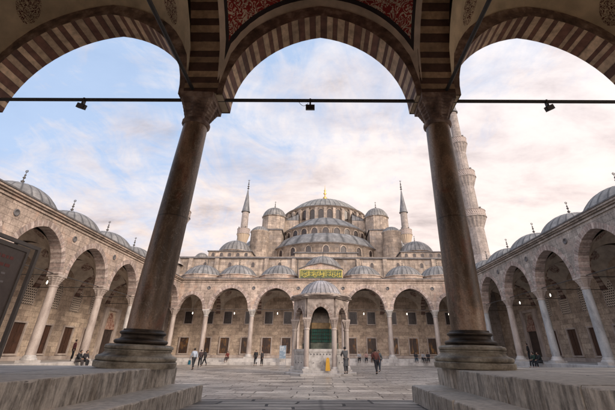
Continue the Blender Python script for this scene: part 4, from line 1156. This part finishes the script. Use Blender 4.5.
person(19.6, 36.9, ZP, 1.7, 'sit', (.02, .05, .035), D2, 'person in dark green sitting beside the one in black on the right', h=1.75)
person(19.6, 43.6, ZP, 1.4, 'sit', (.06, .12, .24), D2, 'person in blue sitting farther along the right portico edge', h=1.7)
person(21.6, 43.4, ZP, .8, 'stand', (.08, .03, .02), D2, 'person in dark brown standing in the right portico behind the column', h=1.72)
person(23.2, 44.8, ZP, 1.2, 'stand', (.025, .022, .022), D2, 'person in black standing near the right portico doorway', h=1.74)

# ------------------------------------------------------------------ bare tree behind the right portico
T = thing('bare_tree', 'leafless tree top showing above the right portico domes', 'tree', (36.5, 50, .004))
m = M(); rt = random.Random(11)
m.tube((0, 0, 0), (0, 0, 7), .28, 8, .2)
tw = M()
def branch(mm, p, d, L, r, dep):
    q = p + d * L; mm.tube(p, q, r, 5, r * .6, caps=False)
    if dep == 0: return
    for k in range(3):
        nd = (d + Vector((rt.uniform(-.7, .7), rt.uniform(-.7, .7), rt.uniform(-.1, .6)))).normalized()
        branch(tw, q, nd, L * .72, r * .55, dep - 1)
for k in range(6):
    a = k * PI / 3; branch(m, Vector((0, 0, 6.8)), Vector((math.cos(a) * .6, math.sin(a) * .6, 1)).normalized(), 3.6, .12, 4)
BARK = plain('bark', (.09, .07, .06), .9)
m.build('trunk', BARK, T); tw.build('crown', BARK, T)

# ------------------------------------------------------------------ world, sun, camera
W = bpy.data.worlds.new('World'); S.world = W; W.use_nodes = True
nt = W.node_tree; nt.nodes.clear(); N = NT(nt)
SUN_EL, SUN_AZ = math.radians(24), math.radians(62)      # azimuth from +Y towards +X
tc = N.n('ShaderNodeTexCoord').outputs['Generated']
sky = N.n('ShaderNodeTexSky', sky_type='NISHITA'); sky.sun_disc = False; sky.sun_elevation = SUN_EL; sky.sun_rotation = SUN_AZ
sky.air_density = 1.0; sky.dust_density = 1.5; sky.ozone_density = 1.2
nrm = N.n('ShaderNodeSeparateXYZ'); N.l(tc, nrm.inputs[0])
zz = N.math('ADD', N.math('MAXIMUM', nrm.outputs[2], 0.0), .18)
cx = N.math('DIVIDE', nrm.outputs[0], zz); cy = N.math('DIVIDE', nrm.outputs[1], zz)
cmb = N.n('ShaderNodeCombineXYZ'); N.l(cx, cmb.inputs[0]); N.l(cy, cmb.inputs[1])
cv = N.mapping(cmb.outputs[0], (1.0, 1.5, 1), (3.2, 1.7, 0))
n1 = N.noise(cv, 1.1, 9, .62, .9)
n2 = N.noise(N.mapping(cmb.outputs[0], (1.6, .8, 1), (1, 5, 0)), 3.6, 9, .66, 1.0)
# more cloud towards the sun side and the horizon, clear patch high on the left
bias = N.math('ADD', N.math('MULTIPLY', nrm.outputs[0], .22), N.math('MULTIPLY', nrm.outputs[2], -.40))
cov = N.math('ADD', N.math('ADD', N.math('MULTIPLY', n1, .7), N.math('MULTIPLY', n2, .5)), N.math('ADD', bias, .175))
mask = N.ramp(cov, [(.40, .15), (.52, .6), (.66, 1.0)])
n3 = N.noise(N.mapping(cmb.outputs[0], (1.1, 1.7, 1), (8, 3, 0)), 1.9, 9, .62, .25)
ccol = N.ramp(n3, [(.30, (.50, .455, .46)), (.42, (.69, .63, .63)), (.52, (.79, .735, .72)), (.66, (.88, .82, .785))])
# brighter to the right; unseen sky behind camera, sunward, boosted to light the facades
rgt = N.math('ADD', N.math('ADD', N.math('MULTIPLY', nrm.outputs[0], .10), .88), N.math('MULTIPLY', N.math('MAXIMUM', N.math('MULTIPLY', nrm.outputs[1], -1), 0.0), 2.4))
hz = N.ramp(nrm.outputs[2], [(.0, (1.10, 1.0, .92)), (.30, (1.06, .99, .95)), (.65, (1, 1, 1.02))])
ccol = N.mix(1, ccol, hz, 'MULTIPLY')
mulc = N.n('ShaderNodeVectorMath', operation='SCALE'); N.l(ccol, mulc.inputs[0]); N.l(rgt, mulc.inputs['Scale'])
sb = N.n('ShaderNodeVectorMath', operation='SCALE'); N.l(sky.outputs[0], sb.inputs[0]); sb.inputs['Scale'].default_value = .12
blue = N.mix(.8, sb.outputs[0], (.34, .485, .72))
skyc = N.mix(mask, blue, mulc.outputs[0])
bg = N.n('ShaderNodeBackground'); N.l(skyc, bg.inputs[0]); bg.inputs[1].default_value = .86
wo = N.n('ShaderNodeOutputWorld'); N.l(bg.outputs[0], wo.inputs[0])

sd = bpy.data.lights.new('sun', 'SUN'); sd.energy = 1.6; sd.angle = math.radians(12); sd.color = (1, .85, .70)
so = bpy.data.objects.new('sun', sd); COL.objects.link(so)
az = math.radians(128); d = Vector((math.sin(az) * math.cos(SUN_EL), math.cos(az) * math.cos(SUN_EL), math.sin(SUN_EL)))
so.rotation_euler = d.to_track_quat('Z', 'Y').to_euler()
sky.sun_rotation = az

cd = bpy.data.cameras.new('camera'); co = bpy.data.objects.new('camera', cd); COL.objects.link(co)
cd.sensor_width = 36; cd.lens = 36 * 356 / 615; cd.clip_end = 3000; cd.clip_start = .05
cd.shift_x = -15 / 615; cd.shift_y = -41.3 / 615
pitch = .4873; roll = .0041
# the photo's horizon drops slightly to the right: camera rolled a little counter-clockwise
co.matrix_world = Matrix.Translation((.18, 0, 1.5)) @ Matrix.Rotation(PI / 2 + pitch, 4, 'X') @ Matrix.Rotation(roll, 4, 'Z')
S.camera = co
S.render.engine = 'CYCLES'
S.view_settings.view_transform = 'Standard'; S.view_settings.look = 'None'; S.view_settings.exposure = .72; S.view_settings.gamma = 1
S.cycles.max_bounces = 8; S.cycles.diffuse_bounces = 5
